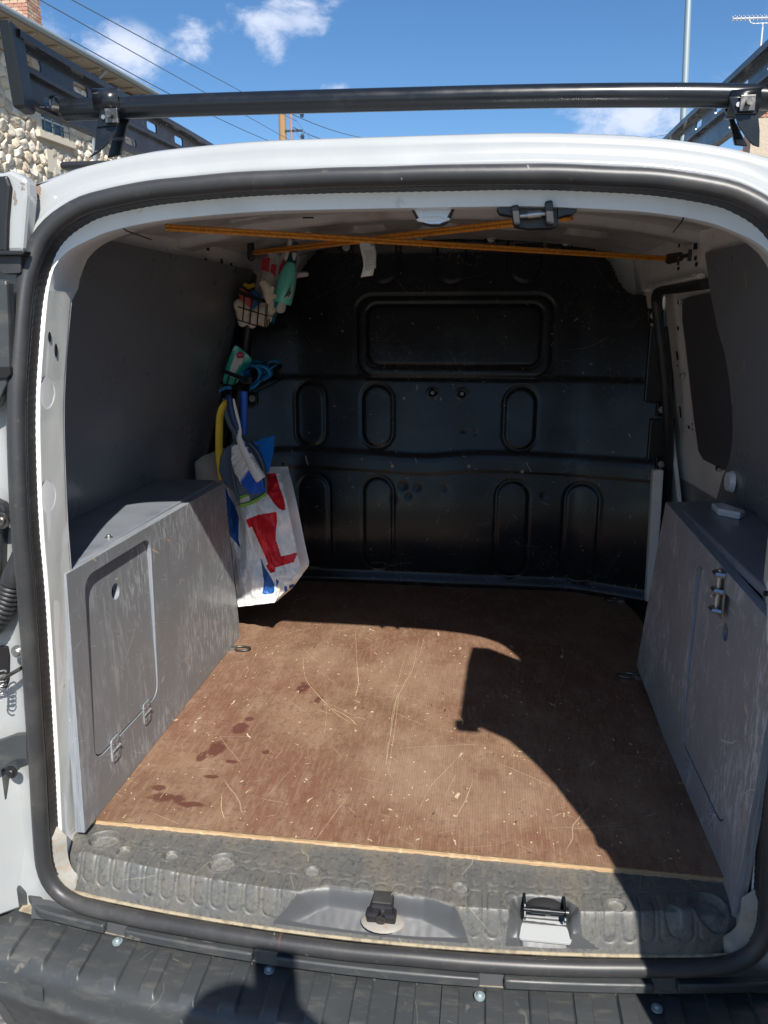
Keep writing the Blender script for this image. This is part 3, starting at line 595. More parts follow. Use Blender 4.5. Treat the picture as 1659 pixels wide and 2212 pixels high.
# ---- bulkhead
BY = 1.55
OUT = [(734, 534), (712, 535), (694, 539), (676, 550), (661, 569), (645, 592), (630, 622), (600, 645), (560, 655), (535, 690), (520, 1290), (1420, 1310), (1432, 1000), (1432, 640), (1408, 638), (1375, 637), (1355, 631), (1345, 620), (1335, 604), (1325, 580), (1315, 562), (1300, 550), (1286, 542), (1284, 520), (1284, 492), (1100, 484), (900, 486), (760, 500), (735, 512)]
OUTP = [(px(u, v, 1, BY)[0], px(u, v, 1, BY)[2]) for u, v in OUT]
def sdrr(x, z, x0, z0, x1, z1, r):
    cx, cz = (x0 + x1) / 2, (z0 + z1) / 2; qx = abs(x - cx) - (x1 - x0) / 2 + r; qz = abs(z - cz) - (z1 - z0) / 2 + r
    return math.hypot(max(qx, 0), max(qz, 0)) + min(max(qx, qz), 0) - r
SLOTS = [(-.504, .483, -.399, .707), (-.270, .483, -.162, .703), (.215, .483, .325, .698), (-.497, .045, -.388, .383), (-.268, .045, -.160, .381), (.199, .035, .312, .379), (.432, .030, .545, .377),
         (-.250, 1.032, -.145, 1.30), (-.024, 1.030, .082, 1.30), (.215, 1.030, .320, 1.30)]
DENT = [(-.125, .35, .020, .007), (-.075, .345, .016, .006), (-.105, .315, .014, .005), (.02, .345, .012, .005), (.08, .55, .012, .004), (.12, .54, .01, .003), (-.16, .30, .02, .004), (.36, .33, .012, .004), (-.12, .56, .015, .003), (.28, .58, .014, .004), (.42, .70, .016, .004), (-.35, .52, .014, .003), (.05, .30, .015, .004), (.5, .2, .03, .005), (.40, .12, .02, .004), (-.30, .70, .012, .003)]
def ridge(x): return .455 - .010 * math.exp(-((x + .05) / .12) ** 2) * 1.0 + .004 * math.sin(x * 9)
def brel(x, z):
    y = BY
    y += .003 * sm(.715, .735, z)          # upper part steps back and leans away
    rz = ridge(x)
    y += -.005 * sm(rz + .006, rz - .006, z) + .003 * sm(rz - .044, rz - .054, z)
    y += -.004 * sm(rz + .03, rz + .004, z) * (1 - sm(rz + .004, rz - .004, z))
    for x0, z0, x1, z1 in SLOTS:
        if x0 - .03 < x < x1 + .03 and z0 - .03 < z < z1 + .03:
            d = sdrr(x, z, x0, z0, x1, z1, (x1 - x0) / 2); y += .0075 * math.exp(-(d / .0046) ** 2) * .42 - (.0022 * sm(0, -.012, d))
    d = sdrr(x, z, -.286, .725, .365, .992, .055)
    y += .0042 * math.exp(-(d / .0060) ** 2) - .003 * sm(0, -.01, d)
    d = sdrr(x, z, -.252, .762, .330, .965, .040); y += .0035 * math.exp(-(d / .005) ** 2) - .006 * sm(.002, -.012, d)
    for cx, cz in ((-.027, .674), (.073, .672)):
        r_ = math.hypot(x - cx, z - cz); y += .007 * (1 - sm(.006, .013, r_)) - .003 * math.exp(-((r_ - .013) / .003) ** 2)
    for cx, cz, r_, a in DENT[:8]: y += .55 * a * math.exp(-((x - cx) ** 2 + (z - cz) ** 2) / r_ ** 2 * 2)
    y += .007 * mn.noise((x * 2.3, z * 2.6, 1.5)) + .0012 * mn.noise((x * 7, z * 7, 4))
    bend = lambda q: .40 * (math.sqrt(q * q + .0009) + q) / 2
    y -= bend(x - .47) + bend(-x - .50)      # wraps round towards the side walls
    y -= .02 * sm(.04, 0, z)
    y -= .018 * math.exp(-((z - 1.16) / .02) ** 2) * sm(.42, .38, abs(x + .01))
    return y
MB().box((-.45, 1.685, 1.14), (.45, 1.69, 1.24)).build('gap_shade_plate', MT['black'], van, 0)  # black plate put in as the dark shade above the bulkhead
def bpos(x, z):
    T = .145 * (z - .55) if z > .32 else .145 * (z - .55) + .55 * (.32 - z) ** 2 * (1 if z > 0 else 1); k = 1 + T / (BY - CAM_POS[1]); q = np.array((x, brel(x, z), z)) - CAM_POS   # the whole panel leans back 8 degrees
    return tuple(CAM_POS + q * k)
NX, NZ = 286, 262
bx0, bx1, bz0, bz1 = -.735, .735, -.02, 1.23
def bk(i, j): return (bx0 + (bx1 - bx0) * i / NX, 0, bz0 + (bz1 - bz0) * j / NZ)
def bkk(i, j):
    x, _, z = bk(i + .5, j + .5); q = np.array(bpos(x, z)) - CAM_POS; d = q @ FW
    return inpoly(829.5 + F_PX * (q @ RT) / d, 1106 - F_PX * (q @ UP) / d, OUT)
def bkf(i, j):
    x, _, z = bk(i, j); return bpos(x, z)
bh = MB().grid(bkf, NX, NZ, keep=bkk).build('bulkhead', MT['bulk'], van, 60)
def screw(p, r, parent, m_='metal', ax=(0, -1, 0), name='screw', washer=1.6):
    p = Vector([float(c) for c in p]); a = Vector(ax).normalized()
    mb = MB().tube([p + a * .001, p - a * .002], r * washer, 16); mb.tube([p + a * .001, p + a * .004, p + a * .0055], [r, r * .95, r * .7], 12)
    mb.tube([p + a * .0056, p + a * .0062], r * .35, 6); return mb.build(name, MT[m_], parent, 30)
for u, v in ((905, 516), (1061, 515), (1222, 523), (748, 534)):
    p = px(u, v, 1, BY + .055); pad = MB().box((p[0] - .022, p[1] - .002, p[2] - .018), (p[0] + .022, p[1] + .03, p[2] + .016)).build('fixing_pad', MT['bulk'], bh, 0, bevel=.004)
    screw((p[0], p[1] - .004, p[2]), .008, bh)
for u, v in ((934, 849), (998, 851)): p = px(u, v, 1, BY); p = bpos(p[0], p[2]); screw((p[0], p[1] - .001, p[2]), .003, bh, 'dmetal', washer=2)
for u, v in ((616, 1000), (848, 1006), (1013, 1006), (1128, 1018), (1286, 1017)): p = px(u, v, 1, BY); p = bpos(p[0], p[2]); screw((p[0], p[1] - .001, p[2]), .0035, bh, 'dmetal', washer=1.7)
for u, v in ((1411, 682), (1430, 885), (1428, 1003)):
    p = px(u, v, 1, 1.42); MB().box((p[0] - .016, p[1], p[2] - .022), (p[0] + .022, p[1] + .02, p[2] + .022)).build('side_bracket', MT['bulk'], bh, 0, bevel=.003); screw((p[0], p[1] - .002, p[2]), .0065, bh)
for u, v in ((545, 861),):
    p = px(u, v, 1, 1.42); MB().box((p[0] - .016, p[1], p[2] - .02), (p[0] + .016, p[1] + .02, p[2] + .02)).build('side_bracket', MT['bulk'], bh, 0, bevel=.003); screw((p[0], p[1] - .002, p[2]), .0065, bh)
for (v0, v1) in ((705, 870), (905, 995)):
    a = px(1418, v0, 1, 1.44); b_ = px(1430, v1, 1, 1.44); MB().box((a[0] - .018, 1.44, b_[2]), (b_[0] + .03, 1.46, a[2])).build('side_strip', MT['black'], bh, 0, bevel=.004)
# stamped pad letters on the seam
# pale B pillar strip beside the right box
pa = [px(u, v, 1, 1.36) for u, v in ((1411, 1016), (1434, 1016), (1408, 1180), (1396, 1215), (1404, 1100))]
MB().plate([(p[0], p[2]) for p in (pa[0], pa[1], px(1428, 1120, 1, 1.36), px(1412, 1300, 1, 1.36), px(1395, 1300, 1, 1.36))], lambda a, b_: (a, 1.36, b_), (0, .03, 0)).build('door_pillar', MT['inner'], van, 0, bevel=.004)
# lashing bracket in the far right corner
p = px(1371, 1283, 1, 1.47)
lb = MB().plate(rrect(p[0] - .028, p[2] - .035, p[0] + .030, p[2] + .030, .008), lambda a, b_: (a, 1.47 - .25 * (b_ - p[2]) * 0, b_), (0, .004, 0), holes=[circ(p[0] - .012, p[2] + .012, .011, 14, .8), circ(p[0] + .016, p[2] + .014, .010, 14, .8)]).build('lashing_bracket', MT['metal'], van, 0, bevel=.001)
MB().box((p[0] - .028, 1.40, p[2] - .037), (p[0] + .03, 1.474, p[2] - .033)).build('bracket_foot', MT['metal'], lb, 0)

ring(260, lambda x, z: [(.008, .010), (.020, .014), (.034, .022)] if (z < .03 and abs(x) > .55) else [(.004, .026), (.005, .027), (.006, .029)], None, 'sill_flange', 'primer', van)
# ---- dark metal load floor under the boards
MB().box((-.78, .12, -.05), (.78, 1.62, -.016)).build('load_floor', MT['frame_dark'], van, 0)

# ---- rear sill cover
def yr(x): return -.020 + .045 * (x / .5) ** 2
HOLES = [(-.515, .064, .024, .016, 1.25), (-.466, .038, .0125, .006, 1), (-.377, .036, .0125, .006, 1), (-.282, .032, .024, .012, 1), (-.121, .028, .0135, .004, 1), (.133, .021, .0135, .004, 1), (.385, .015, .0145, .006, 1), (.473, .011, .0145, .005, 1), (.533, .036, .026, .016, 1.2)]
HOLES = [(x, y + .004, r_, d, e) for x, y, r_, d, e in HOLES]
BAY = [(-.205, -.045), (-.150, -.030), (-.105, -.008), (-.085, -.002), (.075, -.006), (.120, -.018), (.165, -.050), (.205, -.050), (.212, -.030), (.222, .012), (.240, .020), (.300, .022), (.318, .008), (.325, -.020), (.39, -.026), (.40, -.20), (-.26, -.20), (-.25, -.052)]
def dpoly(x, y, poly):
    best = 9
    for i in range(len(poly)):
        a = poly[i]; b_ = poly[(i + 1) % len(poly)]; dx, dy = b_[0] - a[0], b_[1] - a[1]
        t_ = max(0, min(1, ((x - a[0]) * dx + (y - a[1]) * dy) / (dx * dx + dy * dy + 1e-12)))
        best = min(best, math.hypot(x - a[0] - t_ * dx, y - a[1] - t_ * dy))
    return -best if inpoly(x, y, poly) else best
SNX, SNY = 520, 150
def sillpt(i, j):
    xs = -1 + 2 * i / SNX; a = j / SNY
    hw = .592 - .046 * sm(.70, 1, a)
    x = xs * hw * (1.022 if xs > 0 else 1)
    yb_ = .112 ; r0 = yr(x) ; corner = .05 * sm(.50, .60, abs(x))
    if a < .58: y = yb_ + (r0 - yb_) * (a / .58); z = -.014
    else:
        ye = Yo(x, -.09) + .010; q = (a - .58) / .42; y = r0 + (ye - r0) * q ** .85; z = -.014 - .066 * q ** 1.25
    z -= .022 * sm(.53, .60, abs(x)) * sm(.3, .6, a); y += corner * sm(.5, 1, a) * .2
    bay = sm(.008, -.012, dpoly(x, y, BAY)) if y < .04 and a < .93 else 0
    # embossed ovals, measured along the surface from the ridge
    k = round((x + .491) / .0308); xc = -.491 + k * .0308
    sl = math.hypot(r0 - (Yo(x, -.09) + .010), .066)
    qs = (y - r0) * -1 if a < .58 else (a - .58) / .42 * sl
    disp = 0
    if bay < .5 and abs(x) < .55:
        d = min(sdrr(x, qs, xc - .0112, -.040, xc + .0112, sl * .70, .011), sdrr(x, qs, xc - .0112, -.092, xc + .0112, -.050, .011))
        fade = sm(.002, .014, dpoly(x, y, BAY)) if y < .05 else 1
        for hx, hy, hr, hd_, e in HOLES: fade *= sm(hr * 1.0, hr * 1.35, math.hypot((x - hx) / e, y - hy))
        disp = fade * (.0006 * sm(.001, -.001, d) - .0021 * math.exp(-(d / .0021) ** 2) * (.4 if a < .40 else 1))
    if a < .58: z += disp
    else: z += disp * .45; y -= disp * .9
    for hx, hy, hr, hd_, e in HOLES:
        rr_ = math.hypot((x - hx) / e, y - hy)
        z -= hd_ * .8 * (1 - sm(hr * .84, hr, rr_)); z += .0012 * math.exp(-((rr_ - hr * 1.06) / .0024) ** 2)
    if bay > 0 and a < .93:
        deep = -.030 - .9 * max(0, .0 - y)
        lat = (1 - sm(.035, .043, abs(x - .270)))
        deep -= .016 * lat * sm(-.045, -.03, y) * 1
        z = z * (1 - bay) + min(z, max(deep, -.072)) * bay
    z += .0010 * mn.noise((x * 22, y * 22, 0)) + .0004 * mn.noise((x * 80, y * 80, 0))
    return (x, y, z)
def sillmat(i, j):
    x, y, z = sillpt(i + .5, j + .5)
    for hx, hy, hr, hd_, e in HOLES:
        if math.hypot((x - hx) / e, y - hy) < hr * .86 * (1 + .10 * mn.noise((x * 90, y * 90, 0))): return 1
    if y < .035 and j / SNY < .93 and dpoly(x, y, BAY) < .004: return 2
    return 0
MT['silldust'] = mat('dust_in_recess', (.20, .195, .175), .7, layers=[('n', dict(scale=90, lo=.4, hi=.65), (.10, .10, .095), .7)])
sill = MB().grid(sillpt, SNX, SNY, matfn=sillmat).build('sill_cover', [MT['sill'], MT['silldust'], MT['sillsm']], van, 60)
# dusty line between cover and seal
MB().tube([(x_, Yo(x_, -.09) + .0115, -.0765) for x_ in np.linspace(-.56, .56, 60)], .0035, 6).build('dust_line', MT['dust'], van)
# centre buffer
p = px(826, 1968, 2, -.035); X0, Y0 = p[0], p[1]
MB().sphere((X0 + .002, Y0 - .010, -.046), (.036, .026, .006), 20, 8).build('latch_recess', MT['primer'], sill)
lt = MB(); lt.box((X0 - .018, Y0 - .012, -.044), (X0 + .018, Y0 + .022, -.016)); lt.box((X0 - .024, Y0 - .020, -.044), (X0 + .024, Y0 + .002, -.026))
lc = lt.build('door_buffer', MT['black'], sill, 0, bevel=.004)
MB().tube([(X0, Y0 - .023, -.033), (X0, Y0 - .010, -.033)], .0085, 18).build('buffer_socket', MT['dmetal'], sill)
MB().box((X0 - .016, Y0 - .008, -.0155), (X0 + .016, Y0 + .020, -.012)).build('buffer_cap', MT['seal'], sill, 0, bevel=.002)
# striker with its roller in a pocket of bare white metal
q = px(1176, 1972, 2, -.03); X1, Y1 = q[0], q[1] + .005
MB().plate(rrect(X1 - .042, Y1 - .036, X1 + .042, Y1 - .004, .006), lambda a, b_: (a, b_, -.050 + .35 * (b_ - Y1 + .02)), (0, 0, -.004)).build('bare_metal_patch', MT['white'], sill, 0, bevel=.001)
MB().sphere((X1, Y1 + .020, -.030), (.036, .022, .014), 20, 10).build('latch_pocket', MT['dark'], sill)
st = MB()
for sx in (-1, 1):
    st.plate([(Y1 + .018, -.030), (Y1 - .018, -.036), (Y1 - .022, -.028), (Y1 - .008, -.014), (Y1 + .014, -.010)], lambda a, b_: (X1 + sx * .030, a, b_), (sx * .004, 0, 0))
st.box((X1 - .030, Y1 + .004, -.034), (X1 + .030, Y1 + .020, -.028))
st = st.build('latch_striker', MT['gloss'], sill, 0, bevel=.001)
r2 = MB().tube([(X1 - .034, Y1 - .012, -.020), (X1 + .034, Y1 - .012, -.020)], .0036, 14); r2.tube([(X1 - .022, Y1 - .012, -.020), (X1 + .008, Y1 - .012, -.020)], .0052, 14); r2.tube([(X1 + .032, Y1 - .012, -.020), (X1 + .037, Y1 - .012, -.020)], .009, 14)
r2.build('striker_roller', MT['gloss'], sill, 40)

# ---- rear bumper
def ybk(x): return -.027 + .14 * x * x + .9 * max(0, abs(x) - .68) ** 1.6
def yed(x): return -.140 + .155 * x * x + 1.9 * max(0, abs(x) - .66) ** 1.5
RIBX = [-.592 + .0700 * k for k in range(-3, 21)]
BNX, BNY = 900, 30
prof = [(-.12, .0), (.03, .0), (.2, -.001), (.4, -.002), (.6, -.003), (.8, -.005), (.92, -.007), (.98, -.010), (1.03, -.018), (1.05, -.030), (1.06, -.042), (1.07, -.052), (1.10, -.058), (1.12, -.063), (1.11, -.072), (1.0, -.092), (.75, -.16), (.5, -.24)]
def bumppt(i, j):
    x = -.86 + 1.72 * i / BNX; f = j / BNY * (len(prof) - 1); k = min(int(f), len(prof) - 2); q = f - k
    a = prof[k][0] * (1 - q) + prof[k + 1][0] * q; dz = prof[k][1] * (1 - q) + prof[k + 1][1] * q
    y0, y1 = ybk(x), yed(x); y = y0 + (y1 - y0) * a; z = -.150 + dz
    kk = min(range(len(RIBX)), key=lambda c_: abs(x - RIBX[c_] - .014)); d = abs(x - RIBX[kk] - .014)
    if a < .97 and abs(x) < .70: z += .0065 * (1 - sm(.0130, .0152, d)) * sm(.05, .07, a) * (1 - sm(.90, .96, a))
    z += .0007 * mn.noise((x * 12, a * 4, 0))
    if abs(x) > .62: z += .03 * sm(.62, .8, abs(x)) * (a < .05)
    return (x, y, z)
def bumpm(i, j):
    x = -.86 + 1.72 * (i + .5) / BNX; kk = min(range(len(RIBX)), key=lambda c_: abs(x - RIBX[c_] - .014)); d = abs(x - RIBX[kk] - .014)
    return 1 if (d < .0152 and 1 <= j < 3 and abs(x) < .7) else 0
MT['wear'] = mat('worn_plastic_edge', (.19, .18, .15), .6, layers=[('n', dict(scale=40, lo=.4, hi=.6), (.045, .046, .045), .9)])
bp = MB().grid(bumppt, BNX, BNY, matfn=bumpm).build('bumper', [MT['bumper'], MT['wear']], van, 55)
for u, v in ((254, 2036), (582, 2097), (1036, 2154), (1419, 2180)):
    p = px(u, v, 2, -.147); o = screw((p[0], p[1], -.1448), .0050, bp, 'galv', (0, 0, 1), washer=1.75)
tp = rrect(-.02, -.014, .02, .014, .004)
pc = px(65, 2120, 1, -.07)
MB().plate([(a, b_) for a, b_ in tp], lambda a, b_: (-.575 + a, yed(-.575 + a) - .0110, -.192 + b_), (0, .006, 0)).build('towing_cover', MT['bumper'], bp, 0, bevel=.003)
# trim strip broken by gaps
GAP = [(-.478, -.438), (-.205, -.165), (.168, .207), (.440, .478)]
edges = [-.66] + [g_ for ab in GAP for g_ in ab] + [.68]
for k in range(0, len(edges), 2):
    a, b_ = edges[k], edges[k + 1]; n_ = 24
    MB().tube([(a + (b_ - a) * c_ / n_, ybk(a + (b_ - a) * c_ / n_) - .026 + (.03 * sm(-.6, -.66, a + (b_ - a) * c_ / n_)), -.119) for c_ in range(n_ + 1)], .0125, 4, flat=1.0, upv=(0, 1, 1)).build('trim_strip', MT['bumper'], bp, 20, bevel=.003)
MB().grid(lambda i, j: (-.66 + 1.32 * i / 40, ybk(-.66 + 1.32 * i / 40) - .028 + .05 * j, -.1305 + .001 * j), 40, 1).build('gap_ledge', MT['dust'], bp)
MB().grid(lambda i, j: (-.63 + 1.26 * i / 40, Yo(-.63 + 1.26 * i / 40, -.09) - .004 + .010 * j / 2, -.134 + .034 * j / 2), 40, 2).build('sill_fascia', MT['sillsm'], bp)

# ---- body sides, cab and wheels (seen only from the side)
for s_ in (-1, 1):
    MB().grid(lambda i, j: (s_ * np.interp(j / 14, [0, .2, .5, .75, .92, 1], [.86, .89, .88, .83, .77, .735]), (.20 if j < 9 else .20 + .02 * (j - 8)) + (2.5 - .2) * i / 20, np.interp(j / 14, [0, .2, .5, .75, .92, 1], [-.38, -.1, .25, .75, 1.02, 1.10])), 20, 14).build('body_side', MT['white'], van, 50)
    for yw in (.45, 3.05):
        w_ = MB().tube([(s_ * .66, yw, GZ + .31), (s_ * .86, yw, GZ + .31)], .31, 36).build('wheel', MT['tyre'], van, 40, bevel=.02)
        MB().tube([(s_ * .855, yw, GZ + .31), (s_ * .875, yw, GZ + .31)], [.20, .17], 24).build('rim', MT['galv'], w_, 30)
cabp = [(2.5, -.38), (2.5, 1.12), (2.75, 1.10), (3.35, .62), (3.95, .42), (4.05, .1), (4.05, -.38)]
MB().plate(cabp, lambda a, b_: (-.84, a, b_), (1.68, 0, 0)).build('cab', MT['white'], van, 30, bevel=.06, seg=4)
MB().plate([(-.66, .62), (.66, .62), (.60, 1.02), (-.60, 1.02)], lambda a, b_: (a, 3.37 - (b_ - .62) * 1.25, b_ + .015), (0, .01, .008)).build('windscreen', MT['glass'], van, 0)
# tail lamps
for s_ in (-1, 1): MB().tube([(s_ * .80, .05, z) for z in (.25, .45, .7, .85)], [.035, .045, .045, .03], 12).build('tail_lamp', MT['taillamp'], van)

# ---- right rear door, swung open ninety degrees, beyond the right edge
def rdoor():
    zs = [-.20, -.05, .1, .3, .5, .65, .75, .86, .93, .98, 1.04, 1.09, 1.13]; xi = np.interp
    xfree = lambda z: float(xi(z, [-.2, .0, .45, .55, .67, .86, .95, 1.04, 1.13], [.572, .572, .572, .577, .588, .580, .568, .545, .462]))
    xhing = lambda z: float(xi(z, [-.2, .82, .92, 1.0, 1.13], [.648, .645, .61, .56, .484]))
    yhing = lambda z: float(xi(z, [-.2, .9, 1.13], [-.02, -.02, -.06]))
    rows = []
    for z in zs:
        y0 = -.485 + .03 * sm(-.05, -.2, z); a, b_ = xfree(z), xhing(z); y1 = yhing(z); ym = -.17; am = a + .004 if z < .9 else a + (b_ - a) * .5
        rows.append([(a, y0 + .01, z), (a + .008, y0, z), (a + .045, y0, z), (a + .055, y0 + .02, z), (am + .055, ym, z), (b_ + .05, y1, z), (b_, y1, z), (am, ym, z)])
    n = len(rows); k8 = 8; vs = [p for r_ in rows for p in r_]; fs = []
    for i in range(n - 1):
        for k in range(k8): l = (k + 1) % k8; fs.append((i * k8 + k, i * k8 + l, (i + 1) * k8 + l, (i + 1) * k8 + k))
    fs += [tuple(range(k8 - 1, -1, -1)), tuple((n - 1) * k8 + k for k in range(k8))]
    return MB().add(vs, fs).build('rear_door', MT['white'], van, 40, bevel=.004)
rd = rdoor()
MB().box((.448, -.50, 1.085), (.50, -.470, 1.115)).build('door_latch', MT['black'], rd, 0, bevel=.004)
MB().tube([(.575, -.43, .1), (.573, -.40, .1), (.573, -.40, .62), (.575, -.43, .62)], .012, 8).build('door_trim', MT['black'], rd)
# ---- left rear door, swung wide; only its hinge edge shows
ld = MB()
def ldn(u, v, y=.035): return px(u, v, 1, y)
edgeprof = [(430, .30)]
lz = [px(5, v, 1, .03)[2] for v in (385, 540)]
ld.plate([(-.632, .05), (-.660, .08), (-1.27, -.42), (-1.245, -.455)], lambda a, b_: (a, b_, -.14), (0, 0, 1.20))
ldoor = ld.build('rear_door', MT['white'], van, 30, bevel=.006)
def sil(name, pts, y, th, m_, parent=None, bevel=.002):
    P_ = [px(u, v, 1, y) for u, v in pts]
    return MB().plate([(p[0], p[2]) for p in P_], lambda a, b_: (a, y, b_), (0, th, 0)).build(name, MT[m_], parent or ldoor, 0, bevel=bevel)
sil('edge_panel', [(-40, 370), (2, 372), (22, 366), (58, 386), (60, 420), (50, 545), (-40, 545)], .060, .03, 'white', bevel=.008)
sil('edge_seal', [(-60, 375), (0, 380), (14, 378), (22, 400), (16, 470), (14, 545), (-60, 545)], .052, .008, 'black', bevel=.004)
sil('hinge_bar', [(-60, 541), (52, 541), (50, 551), (-60, 551)], .038, .02, 'black')
sil('window_rubber', [(-60, 551), (46, 551), (44, 590), (8, 592), (-60, 560)], .050, .02, 'seal')
sil('edge_trim', [(-60, 600), (14, 604), (18, 700), (20, 790), (14, 830), (-8, 880), (-60, 900)], .018, .02, 'bumper', bevel=.005)
sil('trim_cap', [(-60, 795), (20, 792), (22, 810), (14, 818), (-60, 822)], .014, .01, 'dark')
sil('edge_moulding', [(-60, 1060), (2, 1088), (10, 1100), (8, 1140), (4, 1160), (1, 1240), (-2, 1350), (-60, 1350)], .016, .02, 'black', bevel=.004)
sil('edge_moulding', [(-60, 1395), (14, 1398), (18, 1420), (17, 1470), (10, 1490), (-60, 1500)], .030, .02, 'dark')
sil('lower_edge_moulding', [(-60, 1640), (22, 1668), (15, 1689), (10, 1844), (20, 1877), (33, 1907), (56, 1930), (60, 1962), (120, 1992), (-60, 2040)], .020, .02, 'bumper', bevel=.006)
# cable grommet
gp = [px(u, v, 1, .012) for u, v in ((40, 1195), (33, 1225), (26, 1260), (18, 1290), (5, 1320), (-14, 1350), (-40, 1370))]
bp_ = smooth_path([np.array(p) for p in gp], 10); rr = []
for k in range(len(bp_)):
    q_ = k / len(bp_); rr.append(.010 + .008 * sm(0, .3, q_) if q_ < .32 else (.0185 if k % 3 else .0150))
MB().tube(bp_, rr, 16).build('cable_grommet', MT['strip'], van, 70)
gr = [px(u, v, 1, .016) for u, v in ((48, 1170), (40, 1150), (30, 1145))]
# check strap, spring and bolt
ck = [px(u, v, 1, -.002) for u, v in ((-30, 1492), (0, 1470), (48, 1442))]
MB().tube(ck, .0075, 6, flat=.45).build('check_strap', MT['dmetal'], ldoor, 20)
sp_ = []
for k in range(50):
    a = k / 50 * 2 * math.pi * 6; c_ = px(2, 1450 + k * 1.2, 1, -.010); sp_.append((c_[0] + .008 * math.cos(a), c_[1] + .008 * math.sin(a), c_[2]))
MB().tube(sp_, .0013, 6).build('spring', MT['metal'], ldoor)
screw(px(38, 1408, 1, .008), .007, van, 'metal', name='bolt')
hb = sil('door_hinge', [(-60, 1620), (0, 1601), (30, 1590), (56, 1588), (58, 1640), (46, 1638), (28, 1642), (-10, 1672), (-60, 1690)], .000, .012, 'bumper', bevel=.003)
screw(px(24, 1668, 1, .006), .007, van, 'black', name='bolt')
pb = px(3, 1125, 1, .0); screw(pb, .008, van, 'dmetal', name='bolt')
for (u, v) in ((42, 1938),): p = px(u, v, 1, .015); MB().tube([(p[0], .034, p[2]), (p[0], .038, p[2])], .012, 18).build('body_plug', MT['pillar'], van)

# ---- interior lamp, upper latch on the header
YL = .158
lp = [px(u, v, 1, YL) for u, v in ((889, 432), (895, 452), (905, 470), (917, 481), (930, 484), (948, 484), (960, 479), (968, 465), (978, 446), (984, 431), (972, 430), (965, 433), (955, 425), (925, 424), (912, 433))]
lampo = MB().plate([(p[0], p[2]) for p in lp], lambda a, b_: (a, YL + .2 * (b_ - 1.06), b_), (0, .03, 0)).build('interior_lamp', MT['lamp'], van, 0, bevel=.004, seg=3)
lr = [px(u, v, 1, YL) for u, v in ((884, 428), (892, 455), (904, 474), (918, 484), (940, 487), (962, 482), (974, 462), (988, 427))]
MB().tube(smooth_path([np.array(p) + np.array((0, .008, 0)) for p in lr], 4), .0018, 8).build('lamp_bezel', MT['black'], lampo)
qx = px(936, 474, 1, YL)
MB().sphere((qx[0], YL + .001, qx[2]), (.026, .0032, .005), 18, 8).build('lamp_diffuser', MT['bwhite'], lampo)
yk = .140
def yb2(u, v): return px(u, v, 1, yk)
lk = MB()
A = [(1073, 450), (1082, 446), (1108, 442), (1110, 466), (1080, 461)]; B = [(1205, 437), (1235, 433), (1245, 436), (1246, 455), (1236, 463), (1222, 464), (1205, 470)]
for poly in (A, B): P_ = [yb2(*p) for p in poly]; lk.plate([(p[0], p[2]) for p in P_], lambda a, b_: (a, yk, b_), (0, .03, 0))
P_ = [yb2(u, v) for u, v in ((1108, 440), (1206, 434), (1208, 484), (1196, 490), (1140, 492), (1112, 486))]
lk.plate([(p[0], p[2]) for p in P_], lambda a, b_: (a, yk + .008, b_), (0, .03, 0))
lko = lk.build('upper_latch', MT['black'], van, 0, bevel=.004)
for poly in ([(1104, 443), (1121, 441), (1124, 486), (1110, 486)], [(1177, 434), (1194, 431), (1198, 486), (1180, 482)]):
    P_ = [px(u, v, 1, yk - .016) for u, v in poly]; MB().plate([(p[0], p[2]) for p in P_], lambda a, b_: (a, yk - .016, b_), (0, .03, 0)).build('latch_cheek', MT['seal'], lko, 0, bevel=.003)
a = px(1123, 467, 1, yk - .006); b_ = px(1180, 461, 1, yk - .006)
rl = MB().tube([a, b_], .0032, 12); m1 = a + (b_ - a) * .3; m2 = a + (b_ - a) * .8; rl.tube([m1, m2], .005, 12); rl.build('latch_roller', MT['metal'], lko, 40)

exec_marker = 'van done'
# ------------------------------------------------------------------ FLOOR BOARD
fb = thing('floor_board', 'scratched brown plywood floor board with raw front edge and wet stains', 'floor board', (0, .8, -.014))
FB = [(-.60, .106), (.60, .092), (.60, .12), (.66, .90), (.655, 1.30), (.628, 1.47), (.57, 1.53), (-.66, 1.55), (-.66, .3)]
mbd = MB().plate(FB, lambda a, b_: (a, b_, 0), (0, 0, -.002)); mbd.build('board_top', MT['floor'], fb, 0)
eg = MB(); n_ = 160
def ey(x): return .106 - .014 * (x + .6) / 1.2 + .0016 * mn.noise((x * 60, 0, 0))
eg.grid(lambda i, j: (-.60 + 1.2 * i / n_, ey(-.60 + 1.2 * i / n_) - [.001, -.003, -.0035, -.002][3 - j] * (1 + mn.noise((i * .9, j, 0))), -.0155 + .0160 * j / 3 + (.0006 * mn.noise((i * .7, 2, 0)) if j == 3 else 0)), n_, 3)
eg.build('front_edge', MT['edgewood'], fb, 40)
